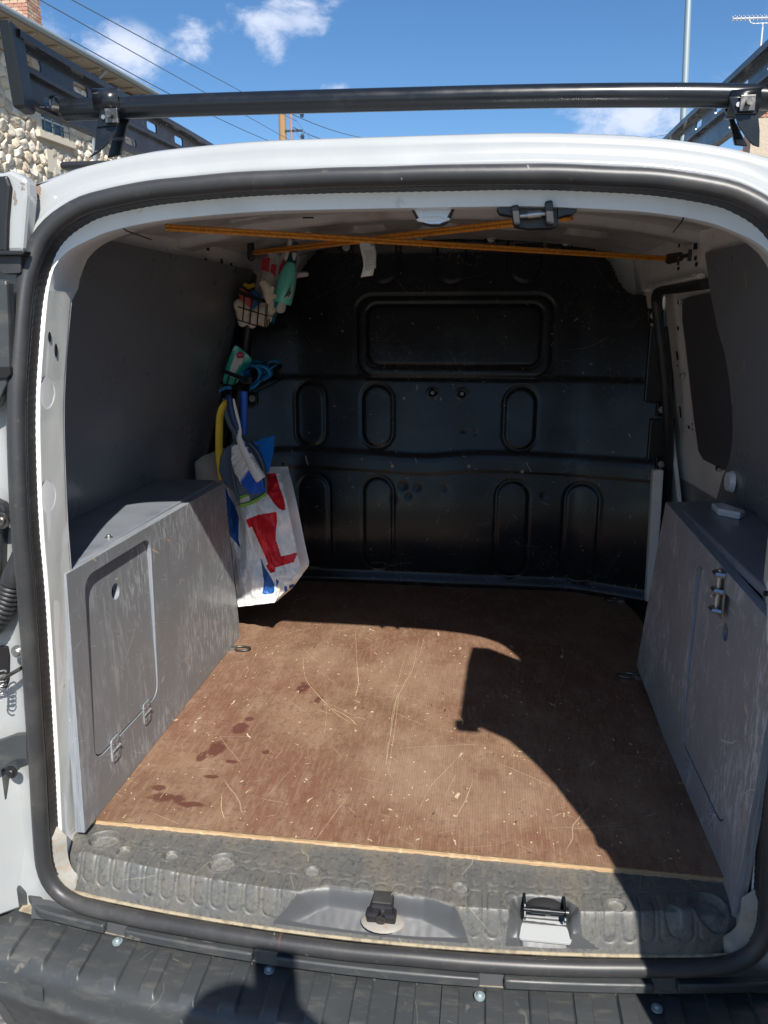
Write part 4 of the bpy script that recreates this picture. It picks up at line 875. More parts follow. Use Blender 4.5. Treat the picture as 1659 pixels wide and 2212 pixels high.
# gouges down to bare wood, as real shallow splinters
go = MB()
def gouge(pts, w, z=.0006):
    P_ = smooth_path([np.r_[px(u, v, 2, 0)[:2], z] for u, v in pts], 6); n = len(P_)
    for i in range(n - 1):
        t_ = (P_[i + 1] - P_[i]); t_ /= (np.linalg.norm(t_) + 1e-9); nn_ = np.array((-t_[1], t_[0], 0))
        wa = .45 * w * (.35 + .9 * abs(mn.noise((i * .6, w * 900, pts[0][0] * .1)))) * math.sin(math.pi * (i + .3) / n) ** .5; wb = .45 * w * (.35 + .9 * abs(mn.noise(((i + 1) * .6, w * 900, pts[0][0] * .1)))) * math.sin(math.pi * min(n - .3, i + 1.3) / n) ** .5
        go.add([P_[i] - nn_ * wa, P_[i] + nn_ * wa, P_[i + 1] + nn_ * wb, P_[i + 1] - nn_ * wb], [(0, 1, 2, 3)])
for pts, w in [([(655, 1420), (660, 1465), (690, 1505), (730, 1545), (770, 1567)], .0016), ([(715, 1530), (750, 1548), (772, 1568)], .0026), ([(772, 1440), (774, 1475), (768, 1505)], .0024), ([(768, 1360), (770, 1410), (772, 1470)], .0012),
                ([(905, 1375), (893, 1440), (872, 1480), (850, 1530), (842, 1600)], .0014), ([(918, 1372), (905, 1420)], .0012), ([(858, 1500), (848, 1560), (832, 1660)], .0013), ([(862, 1500), (852, 1580), (838, 1668)], .0010),
                ([(1020, 1690), (1005, 1730), (985, 1765)], .0020), ([(1000, 1625), (960, 1668), (930, 1700), (905, 1750)], .0011), ([(745, 1550), (790, 1552)], .0014), ([(1170, 1790), (1280, 1785), (1365, 1773)], .0010),
                ([(745, 1730), (700, 1790), (672, 1830)], .0009), ([(560, 1400), (530, 1460)], .0007), ([(1010, 1530), (1018, 1556)], .0022), ([(990, 1545), (1000, 1560)], .0020), ([(700, 1470), (706, 1530), (700, 1590)], .0007), ([(880, 1400), (860, 1470), (850, 1500)], .0010),
                ([(1240, 1400), (1215, 1470), (1180, 1600), (1160, 1690)], .0008), ([(840, 1600), (835, 1650), (850, 1690)], .0011), ([(640, 1650), (560, 1740)], .0007), ([(1080, 1400), (1060, 1440)], .0008), ([(1100, 1640), (1140, 1560)], .0006), ([(345, 1725), (365, 1700)], .0018), ([(480, 1715), (478, 1745), (485, 1770)], .0016)]: gouge(pts, w)
for k in range(150):
    u = rnd(300, 1500); v = rnd(1360, 1860)
    p = px(u, v, 2, 0)
    if not (-.53 < p[0] < .52 and .13 < p[1] < 1.3): continue
    s_ = rnd(.0008, .0024) * (1.5 if random.random() < .1 else 1); a0 = rnd(0, 6); n_ = 6
    go.add([(p[0] + s_ * rnd(.5, 1) * math.cos(a0 + c_ * 6.283 / n_), p[1] + s_ * rnd(.4, 1) * 1.5 * math.sin(a0 + c_ * 6.283 / n_), .0007) for c_ in range(n_)], [tuple(range(n_))])
mgo = mat('bare_wood_gouge', (.60, .47, .28), .8)
gob = go.build('gouges', mgo, fb, 0); gob['kind'] = 'stuff'
# lashing rings screwed through the board
def lash(u, v, s_, lab):
    p = px(u, v, 2, .004); t_ = thing('lashing_ring', lab, 'lashing ring', (p[0], p[1], 0), 'steel lashing rings on the load floor')
    pts = [(p[0] + s_ * (.020 + .024 * math.cos(a)), p[1] + .014 * math.sin(a), .006) for a in [2 * math.pi * k / 24 for k in range(24)]]
    MB().tube(pts, .0026, 8, closed=True).build('ring', MT['dmetal'], t_)
    MB().plate(rrect(p[0] - .012 - s_ * .008, p[1] - .011, p[0] + .012 - s_ * .008, p[1] + .011, .005), lambda a, b_: (a, b_, .009), (0, 0, -.012)).build('plate', MT['metal'], t_, 0, bevel=.002)
lash(508, 1401, 1, 'steel lashing ring on the brown floor at the foot of the left plywood box')
lash(1372, 1461, -1, 'steel lashing ring on the brown floor beside the right plywood box')
lash(1336, 1297, -1, 'small steel lashing ring in the far right corner of the floor')

# ------------------------------------------------------------------ PLYWOOD WHEEL-ARCH BOXES
def ybox(s_, X, near_top, far_top, far_bot, near_bot, hatch, hinges, m_, label, holec, group):
    root = thing('plywood_box', label, 'plywood box', (s_ * (abs(X) + .08), .5, 0), group)
    xf = s_ * abs(X); th = (s_ * .018, 0, 0)
    fn = lambda a, b_: (xf, a, b_)
    hx = [px(u, v, 0, X) for u, v in hatch]; hp = [(float(p[1]), float(p[2])) for p in hx]
    def roundpoly(pp, r):
        o = []
        n = len(pp)
        for i in range(n):
            a = np.array(pp[i - 1]); b_ = np.array(pp[i]); c_ = np.array(pp[(i + 1) % n]); d1 = (a - b_) / np.linalg.norm(a - b_); d2 = (c_ - b_) / np.linalg.norm(c_ - b_)
            for k in range(7):
                q = k / 6; o.append(tuple((1 - q) ** 2 * (b_ + d1 * r) + 2 * q * (1 - q) * b_ + q * q * (b_ + d2 * r)))
        return o
    outer = [near_top, far_top, far_bot, near_bot]
    hole = roundpoly(hp, .035)
    MB().plate(outer, fn, th, holes=[hole], mi_side=1).build('side_panel', [m_, MT['plyedge']], root, 0, bevel=.0008)
    cy = sum(p[0] for p in hp) / 4; cz = sum(p[1] for p in hp) / 4; zb = min(p[1] for p in hp)
    inn = roundpoly([(cy + (p[0] - cy) * .978, cz + (p[1] - cz) * .984) for p in hp], .032)
    hc = px(*holec, 0, X)
    fnh = lambda a, b_: (xf + s_ * (.001 + .024 * max(0, b_ - zb)), a, b_)
    hat = MB().plate(inn, fnh, (s_ * .014, 0, 0), holes=[circ(hc[1], hc[2], .016, 18)], mi_side=1).build('hatch', [m_, MT['plyedge']], root, 0, bevel=.0008)
    MB().plate(circ(cy, cz, .001, 4) if False else [(hp[0][0] - .02, hp[0][1] + .01), (hp[1][0] + .02, hp[1][1] + .01), (hp[2][0] + .02, zb - .02), (hp[3][0] - .02, zb - .02)], lambda a, b_: (xf + s_ * .045, a, b_), (s_ * .004, 0, 0)).build('back_board', MT['dark'], root, 0)
    for (u, v, dv) in hinges:
        p = px(u, v, 0, X); w_, h_ = .016, .024
        ang = 0
        hg = MB().plate(rrect(p[1] - w_, p[2] - h_, p[1] + w_, p[2] + h_, .006), lambda a, b_: (xf - s_ * .003, a, b_), (s_ * .003, 0, 0)).build('hinge', m_, root, 0, bevel=.001)
        MB().tube([(xf - s_ * .0035, p[1] - w_, p[2]), (xf - s_ * .0035, p[1] + w_, p[2])], .0022, 8).build('hinge_pin', m_, hg, 30)
        for a, c_ in ((-.008, -.013), (.008, -.013), (-.008, .013), (.008, .013)):
            MB().tube([(xf - s_ * .003, p[1] + a, p[2] + c_), (xf - s_ * .0045, p[1] + a, p[2] + c_)], .0026, 8).build('screw', MT['metal'], hg, 30)
    return root, xf
xl = -.55
zt = .487
tl = lambda u, v, X: (float(px(u, v, 0, X)[1]), float(px(u, v, 0, X)[2]))
lb_, xf = ybox(-1, -.55, (.088, zt), (.905, zt - .006), (.982, .0005), (.062, .0005), [(182, 1248), (325, 1160), (342, 1500), (206, 1648)], [(316, 1538, 0), (248, 1616, 0)], MT['ply'],
              'grey scuffed plywood wheel arch box on the left with sunlit side and ajar hatch', (258, 1278), 'plywood boxes over the wheel arches')
def topboard(root, s_, X, y0, y1, yw1, m_, z=zt):
    pts = [(abs(X) - .000, y0), (abs(X), y1), (Wx(z) - .001, yw1), (Wx(z) - .001, y0 + .05), (.60, y0 + .03)]
    MB().plate(pts, lambda a, b_: (s_ * a, b_, z + .0005), (0, 0, -.016), mi_side=1).build('top_board', [m_, MT['plyedge']], root, 0, bevel=.0012)
    MB().tube([(s_ * (abs(X) + .003), y0, z - .002), (s_ * (abs(X) + .003), y1, z - .002)], .0035, 8).build('edge_trim', m_, root)
topboard(lb_, -1, .568, .10, .903, .905, MT['plytop'])
MB().plate([(.568, .903), (.735, .903), (.79, .0), (.568, .0)][:0] or [(.569, .0), (.76, .0), (.73, zt - .02), (.569, zt - .02)], lambda a, b_: (-a, .905 + .07 * (1 - b_ / zt), b_), (0, -.012, 0)).build('end_board', MT['ply'], lb_, 0)
sc = px(427, 1162 + 0, 2, zt); screw(px(235, 1161, 2, zt + .001), .005, lb_, 'metal', (0, 0, 1))
XR = .57
rb_, xf2 = ybox(1, XR, tl(1690, 1372, XR), tl(1438, 1084, XR), tl(1375, 1437, XR), tl(1580, 1985, XR), [(1650, 1372), (1503, 1212), (1473, 1602), (1560, 1790)], [(1484, 1668, 0), (1536, 1772, 0)], MT['ply2'],
               'shaded grey-brown plywood wheel arch box on the right with a bolted hatch', (1555, 1365), 'plywood boxes over the wheel arches')
zr = tl(1438, 1084, XR)[1]
topboard(rb_, 1, XR + .018, .05, tl(1438, 1084, XR)[0], .74, MT['plytop'], zr)
MB().plate([(.589, .0), (.76, .0), (.73, zr - .02), (.589, zr - .02)], lambda a, b_: (a, .735 + .14 * (1 - b_ / zr), b_), (0, -.012, 0)).build('end_board', MT['ply2'], rb_, 0)
# barrel bolt
bb = px(1561, 1282, 0, XR)
bt = MB().plate(rrect(bb[1] - .014, bb[2] - .042, bb[1] + .014, bb[2] + .042, .003), lambda a, b_: (XR - .002, a, b_), (.002, 0, 0)).build('barrel_bolt', MT['metal'], rb_, 0, bevel=.0006)
MB().tube([(XR - .008, bb[1], bb[2] - .036), (XR - .008, bb[1], bb[2] + .044)], .0040, 12).build('bolt_rod', MT['metal'], bt)
for dz in (-.030, .006, .036): MB().tube([(XR - .002, bb[1] - .013, bb[2] + dz), (XR - .014, bb[1] - .007, bb[2] + dz), (XR - .014, bb[1] + .007, bb[2] + dz), (XR - .002, bb[1] + .013, bb[2] + dz)], .006, 6, flat=.8, upv=(0, 0, 1)).build('bolt_keeper', MT['metal'], bt, 30)
MB().tube([(XR - .010, bb[1], bb[2] - .004), (XR - .020, bb[1] - .006, bb[2] - .004)], .0026, 8).build('bolt_knob', MT['metal'], bt)
# small white plastic block lying on the right box
p = px(1568, 1110, 2, zr)
wb = thing('plastic_cap', 'small white plastic cap lying on the right box against the wall liner', 'plastic cap', (p[0], p[1], zr))
MB().plate([(p[0] - .022, p[1] + .035), (p[0] + .002, p[1] + .045), (p[0] + .030, p[1] - .030), (p[0] + .012, p[1] - .055), (p[0] - .024, p[1] - .02)], lambda a, b_: (a, b_, zr + .016), (0, 0, -.015)).build('cap_body', MT['bwhite'], wb, 0, bevel=.004, seg=3)

# ------------------------------------------------------------------ ELASTIC CORDS
hookL = px(545, 546, 1, 1.22); hookR = wx(1447, 559, 1, -.035)
c1a = px(357, 491, 1, .32); c1b = hookR + np.array((-.0, 0, 0))
crd = thing('elastic_cord', 'orange elastic cord from the left header to the black hook on the right wall', 'elastic cord', (0, .7, 1.0), 'orange elastic cords strung under the roof')
def cord(parent, a, b_, r=.0052):
    for off in (-.75, .75):
        MB().tube([a + (b_ - a) * q + np.array((0, 0, off * r - .012 * math.sin(math.pi * q) * 0)) for q in np.linspace(0, 1, 24)], r * .85, 8).build('strand', MT['cord'], parent)
cord(crd, c1a, c1b, .0038)
hkm = MB().capsule(hookR, hookR + np.array((.010, -.055, 0)), .013, .011); hkm.tube([hookR + np.array((.010, -.055, 0)), hookR + np.array((.020, -.11, .0))], .0045, 8); hkm.tube([hookR + np.array((.020, -.11, .012)), hookR + np.array((.020, -.11, -.014))], .0045, 8); hkm.build('hook', MT['black'], crd)
c2a = hookL; c2b = px(1236, 467, 1, .34)
crd2 = thing('elastic_cord', 'orange elastic cord from the black left hook to the roof behind the upper latch', 'elastic cord', (0, .8, 1.0), 'orange elastic cords strung under the roof')
cord(crd2, c2a, c2b, .0046)
hk2 = MB().capsule(hookL + np.array((-.004, 0, -.012)), hookL + np.array((-.004, 0, .022)), .012, .010); hk2.capsule(hookL, hookL + np.array((.010, 0, .0)), .012, .007); hk2.build('hook', MT['black'], crd2)
# paper label hanging at the crossing
yt = .70
def tagf(u, v, y=yt): return px(u, v, 1, y)
def tagsheet(cols, name, y, m_, parent):
    rows = []
    for (ul, vl, ur, vr, dy) in cols: rows.append((tagf(ul, vl, y + dy), tagf(ur, vr, y + dy)))
    mb = MB(); n_ = len(rows)
    mb.grid(lambda i, j: rows[j][0] + (rows[j][1] - rows[j][0]) * i / 4 + np.array((0, .0015 * math.sin(i * 1.2 + j * .3), 0)), 4, n_ - 1)
    o = mb.build(name, MT[m_], parent); so_ = o.modifiers.new('thick', 'SOLIDIFY'); so_.thickness = .0006; return o
lab = thing('hanging_label', 'creased white washing label hanging where the two orange cords cross', 'label', tagf(790, 525), None)
cols = [(774, 513, 805, 510, 0), (777, 530, 808, 528, .004), (780, 545, 812, 545, .0), (784, 560, 811, 560, -.005), (785, 575, 809, 578, -.008), (782, 588, 806, 592, -.006), (779, 599, 805, 595, -.002)]
tagsheet(cols, 'label_sheet', yt, 'paper', lab)
tagsheet([(784, 512, 806, 511, .008), (790, 540, 813, 545, .01), (792, 575, 812, 580, .006)], 'back_sheet', yt + .004, 'paper', lab)
tx = MB()
def textrow(u0, v0, u1, v1, y, w_):
    n = 8
    for k in range(n):
        if random.random() < .12: continue
        a = tagf(u0 + (u1 - u0) * k / n, v0 + (v1 - v0) * k / n, y); b_ = tagf(u0 + (u1 - u0) * (k + .8) / n, v0 + (v1 - v0) * (k + .8) / n, y)
        tx.add([a, b_, b_ + np.array((0, 0, -w_)), a + np.array((0, 0, -w_))], [(0, 1, 2, 3)])
for k in range(14):
    v = 541 + k * 3.2; sh = np.interp(v, [530, 545, 560, 575, 590], [0, 2, 3, 2, 0]) ; textrow(786 + sh, v, 805 + sh, v + .5, yt - .0115, .0009)
tx.build('label_print', MT['ink'], lab, 0)
lg = tagf(801, 514, yt - .004); MB().tube([(lg[0], lg[1] - .001, lg[2]), (lg[0], lg[1], lg[2])], .004, 14).build('round_mark', MT['inkblue'], lab)
def text(body, loc, rot, size, m_, name, parent, ext=.0003, align='CENTER', bold=0):
    cu = bpy.data.curves.new(name, 'FONT'); cu.body = body; cu.size = size; cu.extrude = ext; cu.align_x = align; cu.offset = bold
    tmp = bpy.data.objects.new(name + '_c', cu); COL.objects.link(tmp)
    bpy.context.view_layer.update(); dg = bpy.context.evaluated_depsgraph_get()
    me = bpy.data.meshes.new_from_object(tmp.evaluated_get(dg)); bpy.data.objects.remove(tmp)
    mw = Matrix.Translation(Vector([float(c) for c in loc])) @ (rot if isinstance(rot, Matrix) else Matrix.Rotation(0, 4, 'X'))
    me.transform(mw); me.materials.clear(); me.materials.append(MT[m_]); me.name = name
    o = bpy.data.objects.new(name, me); COL.objects.link(o)
    if parent: attach(o, parent)
    return o
UPR = Matrix(((1, 0, 0, 0), (0, 0, -1, 0), (0, 1, 0, 0), (0, 0, 0, 1)))
text('GS', tagf(805, 531, yt - .004), UPR, .010, 'ink', 'label_letters', lab, bold=.0004)

# ------------------------------------------------------------------ WIRE BASKETS
def basket(label, corner, left, farx, fary, bot, dens, m_='wire', lift=0):
    """near corner at px(corner) on y=1.25; face A runs left to the wall, face B runs forwards to the bulkhead"""
    c_ = px(*corner, 1, 1.25); cb = px(*bot, 1, 1.25); l_ = px(*left, 1, 1.265)
    root = thing('wire_basket', label, 'wire basket', (c_[0] - .03, 1.37, cb[2]), 'black wire baskets in the far left corner')
    z1, z0 = c_[2], cb[2]
    f_ = np.array((farx, fary, z1 + lift)); bl = np.array((l_[0], fary, z1 + lift + .01)); ll_ = np.array((l_[0], 1.26, l_[2]))
    top_ = [ll_, np.array((c_[0] - .01, 1.25, z1)), np.array((c_[0], 1.26, z1)), f_, bl]
    mb = MB()
    for a, b_ in zip(top_, top_[1:] + top_[:1]):
        d_ = b_ - a; mb.add([a, b_, b_ + (0, 0, -.012), a + (0, 0, -.012), a + (.002, .002, 0), b_ + (.002, .002, 0), b_ + (.002, .002, -.012), a + (.002, .002, -.012)], [(0, 1, 2, 3), (4, 5, 6, 7), (0, 1, 5, 4), (3, 2, 6, 7)])
    mb.build('rim', MT[m_], root, 0, bevel=.0008)
    def low(p): return np.array((p[0] + (cb[0] - c_[0]) * 1.0, p[1] - 0, p[2] - (z1 - z0)))
    wr = MB(); r_ = .0014
    A0, B0, C0, D0 = top_[0], top_[2], top_[3], top_[4]
    for k in range(1, 4): a = A0 + (B0 - A0) * k / 4; wr.tube([a, low(a)], r_ * 1.4, 5)
    for k in range(dens + 1): a = B0 + (C0 - B0) * k / dens; wr.tube([a, low(a)], r_, 5)
    for k in range(dens + 1):
        a = low(A0 + (D0 - A0) * k / dens); b_ = low(B0 + (C0 - B0) * k / dens); wr.tube([a, b_], r_, 5)
    for f2 in (0, 1):
        Q = [low(p) if f2 else p - np.array((0, 0, .05)) for p in (A0, B0, C0, D0)]
        wr.tube(Q + [Q[0]], r_ * 1.3, 5)
    for k in range(1, 6): a = D0 + (C0 - D0) * k / 6; wr.tube([a, low(a)], r_, 5)
    wr.build('wires', MT[m_], root); return root, top_, z0
b1, t1, z1b = basket('upper black wire basket holding gloves, rags and the green spray bottle', (574, 645), (514, 626), -.500, 1.49, (569, 709), 17)
b2, t2, z2b = basket('lower black wire basket holding green wipes and a coiled blue strap', (541, 817), (484, 798), -.535, 1.49, (533, 846), 17, lift=.03)

def P1(u, v, y): return Vector([float(c) for c in px(u, v, 1, y)])
def glove(name, label, cat, fingers, palm, y, m_, bands=(), group=None, vox=.0035):
    root = thing(name, label, cat, palm_base(palm, y), group)
    mb = MB()
    for (a, b_, r0, r1, dy) in palm: mb.capsule(P1(*a, y), P1(*b_, y + dy), r0 * 1.22, r1 * 1.22, 10)
    for (a, b_, r0, r1, dy) in fingers: mb.capsule(P1(*a, y), P1(*b_, y + dy), r0 * 1.15, r1 * 1.15, 10)
    o = mb.build('shell', MT[m_], root); remesh(o, vox, 3)
    for (pts, mm, th) in bands:
        P_ = [P1(u, v, y - th) for u, v in pts]
        q = MB().plate([(p.x, p.z) for p in P_], lambda a, b_: (a, y - th, b_), (0, th * .6, 0)).build('patch', MT[mm], root, 0, bevel=.0015)
    return root
def palm_base(palm, y): p = P1(*palm[-1][1], y); return (p.x, y, p.z)
glove('work_glove', 'grey and red work glove standing upright in the upper basket beside the hook', 'glove',
      [((583, 600), (586, 545), .010, .009, 0), ((594, 600), (597, 545), .009, .008, .01), ((575, 600), (572, 562), .009, .008, 0)], [((585, 600), (580, 655), .017, .015, 0), ((577, 600), (574, 650), .014, .014, 0)], 1.34, 'glove',
      [([(566, 558), (583, 556), (580, 588), (562, 582)], 'red', .013), ([(586, 570), (598, 572), (593, 600), (582, 592)], 'red', .013)], 'work gloves')
glove('work_glove', 'grey and red work glove in the upper basket right behind the green bottle', 'glove',
      [((604, 620), (616, 545), .011, .0095, 0), ((612, 610), (628, 548), .010, .009, .012), ((600, 610), (601, 556), .008, .008, .01)], [((606, 600), (596, 660), .016, .015, 0), ((612, 600), (606, 665), .016, .014, 0)], 1.33, 'glove',
      [([(612, 556), (616, 572), (606, 596), (600, 598), (603, 576)], 'red', .014)], 'work gloves')
glove('cotton_glove', 'beige knitted glove draped over the rim of the upper basket', 'glove',
      [((578, 630), (566, 612), .009, .008, 0), ((580, 640), (588, 622), .008, .007, -.005), ((574, 640), (580, 652), .007, .007, -.006), ((584, 640), (594, 640), .007, .006, 0)], [((573, 615), (582, 640), .012, .012, -.002), ((570, 612), (580, 630), .011, .011, 0)], 1.245, 'knit')
glove('cotton_glove', 'second beige knitted glove pressed against the front wires of the upper basket', 'glove',
      [((520, 668), (524, 695), .015, .014, 0), ((545, 680), (545, 700), .013, .012, 0), ((570, 670), (572, 700), .013, .011, .01), ((585, 650), (580, 690), .010, .010, .03)], [((518, 660), (548, 684), .017, .017, .01), ((548, 684), (582, 655), .017, .015, .02), ((560, 690), (586, 668), .015, .013, .02)], 1.285, 'knit')
def rag(name, label, pts, y, m_, parent=None, r=.014, vox=.005, cat='rag'):
    mb = MB()
    for i, (u, v, dy) in enumerate(pts): mb.sphere(P1(u, v, y + dy), (r * rnd(.8, 1.25), r, r * rnd(.8, 1.2)), 10, 7)
    for a, b_ in zip(pts[:-1], pts[1:]): mb.tube([P1(a[0], a[1], y + a[2]), P1(b_[0], b_[1], y + b_[2])], r * .85, 8)
    o = mb.build(name, MT[m_]); remesh(o, vox, 2); tag(o, label, cat); return o
rag('red_rag', 'faded red rag bunched in the upper wire basket', [(522, 632, 0), (536, 640, 0), (525, 650, .01), (540, 655, 0), (530, 645, -.004)], 1.285, 'redrag')
rag('blue_rag', 'blue rag beside the red one in the upper wire basket', [(548, 632, 0), (558, 640, 0), (553, 655, 0), (545, 662, 0)], 1.29, 'bluerag', r=.012)
rag('teal_rag', 'crumpled teal rag at the right end of the upper wire basket', [(584, 640, 0), (592, 655, 0), (588, 675, .02), (586, 692, .04), (598, 665, .05)], 1.30, 'tealrag', r=.013)
rag('yellow_sponge', 'yellow cloth poking out behind the red rag in the upper basket', [(530, 616, 0), (537, 620, 0), (548, 616, 0)], 1.33, 'yellow', r=.009, cat='cloth')
# spray bottle
yb3 = 1.33
sbt = thing('spray_bottle', 'mint green spray bottle with white trigger standing in the upper basket', 'spray bottle', P1(600, 670, yb3))
yb3 = 1.30; ax0 = P1(608, 655, yb3); ax1 = P1(629, 568, yb3 + .01)
prof_ = [(0, .029), (.08, .031), (.35, .031), (.6, .028), (.8, .023), (.92, .018), (1.0, .013)]
MB().tube([ax0 + (ax1 - ax0) * a for a, _ in prof_], [r_ for _, r_ in prof_], 20).build('bottle', MT['green'], sbt, 60)
MB().tube([ax1, ax1 + (ax1 - ax0) * .12, ax1 + (ax1 - ax0) * .30], [.015, .014, .010], 16).build('collar', MT['dgreen'], sbt)
MB().tube([P1(632, 545, yb3), P1(636, 522, yb3)], [.009, .010], 10).build('head', MT['dgreen'], sbt)
tg = MB().capsule(P1(626, 520, yb3 - .012), P1(627, 526, yb3 - .012), .009, .007); tg.capsule(P1(625, 528, yb3 - .012), P1(617, 558, yb3 - .014), .007, .0065); remesh(tg.build('trigger', MT['trigger'], sbt), .0025, 2)
MB().capsule(P1(636, 548, yb3 + .004), P1(634, 560, yb3 + .004), .008, .006).build('nozzle', MT['trigger'], sbt)
MB().plate([(p.x, p.z) for p in [P1(u, v, yb3 - .030) for u, v in ((622, 634), (632, 612), (630, 634), (626, 644), (614, 644))]], lambda a, b_: (a, yb3 - .0275, b_), (0, .004, 0)).build('bottle_label', MT['trigger'], sbt, 0)
lf = MB()
for (a, b_) in (((618, 640), (628, 620)), ((622, 642), (630, 626)), ((614, 643), (624, 632))): lf.tube([P1(*a, yb3 - .0285), P1((a[0] + b_[0]) / 2 + 1, (a[1] + b_[1]) / 2, yb3 - .0285), P1(*b_, yb3 - .0285)], [.0012, .003, .0005], 6)
lf.build('leaf_print', MT['dgreen'], sbt)
# glove hanging out on the right: white finger
glove('work_glove', 'white finger of a work glove sticking out sideways right of the spray bottle', 'glove', [((638, 594), (662, 592), .0085, .0075, 0)], [((640, 594), (632, 596), .009, .010, 0)], 1.36, 'glove', [([(634, 588), (642, 588), (641, 598), (634, 600)], 'red', .010)], 'work gloves')
# wipes
wp = thing('wipes_packet', 'green packet of cleaning wipes with red round sticker in the lower basket', 'wipes packet', P1(490, 820, 1.27))
W4 = [[(506, 743), (514, 748), (530, 762), (548, 776)], [(501, 762), (510, 766), (524, 772), (540, 784)], [(494, 785), (502, 788), (514, 792), (526, 800)], [(486, 808), (494, 812), (504, 814), (516, 820)], [(480, 828), (486, 830), (496, 828), (508, 830)]]
def wfn(i, j):
    u, v = W4[j][i]; p = P1(u, v, 1.275 + .012 * i * .5); bulge = .012 * math.sin(math.pi * i / 3) * math.sin(math.pi * j / 4); return (p.x, p.y - bulge, p.z)
wo_ = MB().grid(wfn, 3, 4, matfn=lambda i, j: 1 if (i == 1 and j in (1, 2)) else 0).build('packet_front', [MT['wipes'], MT['whitefilm']], wp, 60)
s2 = wo_.modifiers.new('sub', 'SUBSURF'); s2.levels = 2; s2.render_levels = 3; s3 = wo_.modifiers.new('thick', 'SOLIDIFY'); s3.thickness = .016; s3.offset = 0
p = P1(519, 768, 1.252); MB().tube([(p.x, p.y, p.z), (p.x, p.y + .002, p.z)], .0125, 20).build('sticker', MT['sticker'], wp, 30)
text('99.9', (p.x, p.y - .0008, p.z - .002), UPR, .0075, 'paper', 'sticker_print', wp, bold=.0002)
MB().plate([(q.x, q.z) for q in [P1(u, v, 1.251) for u, v in ((512, 774), (526, 774), (522, 788), (512, 784))]], lambda a, b_: (a, 1.2505, b_), (0, .0015, 0)).build('white_badge', MT['whitefilm'], wp, 0)
# coiled blue strap
bs = thing('blue_strap', 'coiled blue webbing strap spilling out of the lower wire basket', 'strap', P1(560, 815, 1.32))
def ribbon(pts, w, m_, name, parent, axis=(0, 1, 0), th=.0016, per=8):
    P_ = smooth_path(pts, per); n = len(P_); A = np.array(axis, float); mb = MB()
    mb.grid(lambda i, j: P_[i] + A * (w * (j - .5)), n - 1, 1); o = mb.build(name, MT[m_], parent, 60); s_ = o.modifiers.new('thick', 'SOLIDIFY'); s_.thickness = th; return o
nP = lambda u, v, y: px(u, v, 1, y)
for k in range(7):
    cu, cv = 548 + rnd(-8, 12), 806 + rnd(-6, 8); rx_, rz_ = rnd(18, 30), rnd(14, 24); a0 = rnd(0, 6); yy = 1.275 + .018 * k
    ribbon([nP(cu + rx_ * math.cos(a0 + a), cv + rz_ * math.sin(a0 + a), yy + .01 * math.sin(a * 2)) for a in np.linspace(0, 5.5, 12)], .034, 'blue', 'loop', bs, axis=(.25, .9, .15), per=5)
ribbon([nP(570, 806, 1.30), nP(585, 795, 1.29), nP(598, 788, 1.29), nP(602, 782, 1.30), nP(594, 777, 1.31), nP(582, 782, 1.31), nP(572, 800, 1.31)], .026, 'blue', 'loop', bs, axis=(.1, .9, .3))
ribbon([nP(500, 838, 1.25), nP(485, 838, 1.24), nP(473, 846, 1.235)], .012, 'blue', 'tail', bs, axis=(.1, .2, .95))
ribbon([nP(540, 838, 1.27), nP(552, 832, 1.265), nP(562, 822, 1.262)], .018, 'blue', 'tail', bs, axis=(.2, .2, .95))
bk_ = P1(533, 822, 1.256); MB().box((bk_.x - .016, bk_.y - .004, bk_.z - .012), (bk_.x + .016, bk_.y + .006, bk_.z + .012)).build('buckle', MT['black'], bs, 0, bevel=.002)

# ------------------------------------------------------------------ HANGING TOOLS AND BAGS
hk = thing('wall_hook', 'black hook under the lower basket that carries the brush and the yellow strap', 'hook', P1(500, 858, 1.06))
MB().tube([P1(500, 846, 1.075), P1(498, 858, 1.062), P1(496, 862, 1.035), P1(499, 856, 1.022)], .0035, 8).build('hook_wire', MT['black'], hk)
# yellow strap
ys_ = thing('yellow_strap', 'yellow webbing strap folded over the hook left of the dustpan', 'strap', P1(475, 960, 1.04))
ribbon([nP(499, 862, 1.035), nP(488, 868, 1.025), nP(478, 885, 1.022), nP(474, 910, 1.024), nP(473, 950, 1.028), nP(474, 990, 1.035), nP(480, 1036, 1.045)], .022, 'yellow', 'long_band', ys_, axis=(.75, .65, 0))
ribbon([nP(499, 862, 1.045), nP(484, 872, 1.036), nP(477, 895, 1.036), nP(472, 935, 1.038), nP(474, 1000, 1.045)], .018, 'yellow', 'long_band', ys_, axis=(.9, .4, 0))
ribbon([nP(499, 864, 1.062), nP(500, 890, 1.065), nP(506, 915, 1.068), nP(514, 945, 1.07)], .016, 'yellow', 'short_band', ys_, axis=(.9, .3, 0))
# dustpan
def LP(x, y): return ((700 + x / 2.2117) * .5486, (1500 + y / 2.2117) * .5486)
dp = thing('dustpan', 'blue-grey dustpan with lime rubber lip hanging behind the hand brush', 'dustpan', P1(520, 1080, 1.03))
ydp = 1.030
def flat(name, pts, y, th, m_, parent, bevel=.002, dyf=None):
    P_ = [P1(u, v, y) for u, v in pts]
    return MB().plate([(p.x, p.z) for p in P_], lambda a, b_: (a, y + (dyf(a, b_) if dyf else 0), b_), (0, th, 0)).build(name, MT[m_], parent, 40, bevel=bevel)
PAN = [LP(*p) for p in ((500, 490), (470, 545), (400, 595), (366, 680), (356, 780), (378, 850), (420, 915), (485, 965), (510, 1040), (532, 1085), (620, 1055), (700, 1020), (768, 968), (765, 860), (735, 720), (680, 600), (600, 530), (540, 480))]
flat('pan', PAN, ydp, .007, 'pan', dp, bevel=.003)
wl = [LP(*p) for p in ((520, 500), (475, 590), (462, 690), (470, 800), (488, 900), (512, 1000), (532, 1085))]
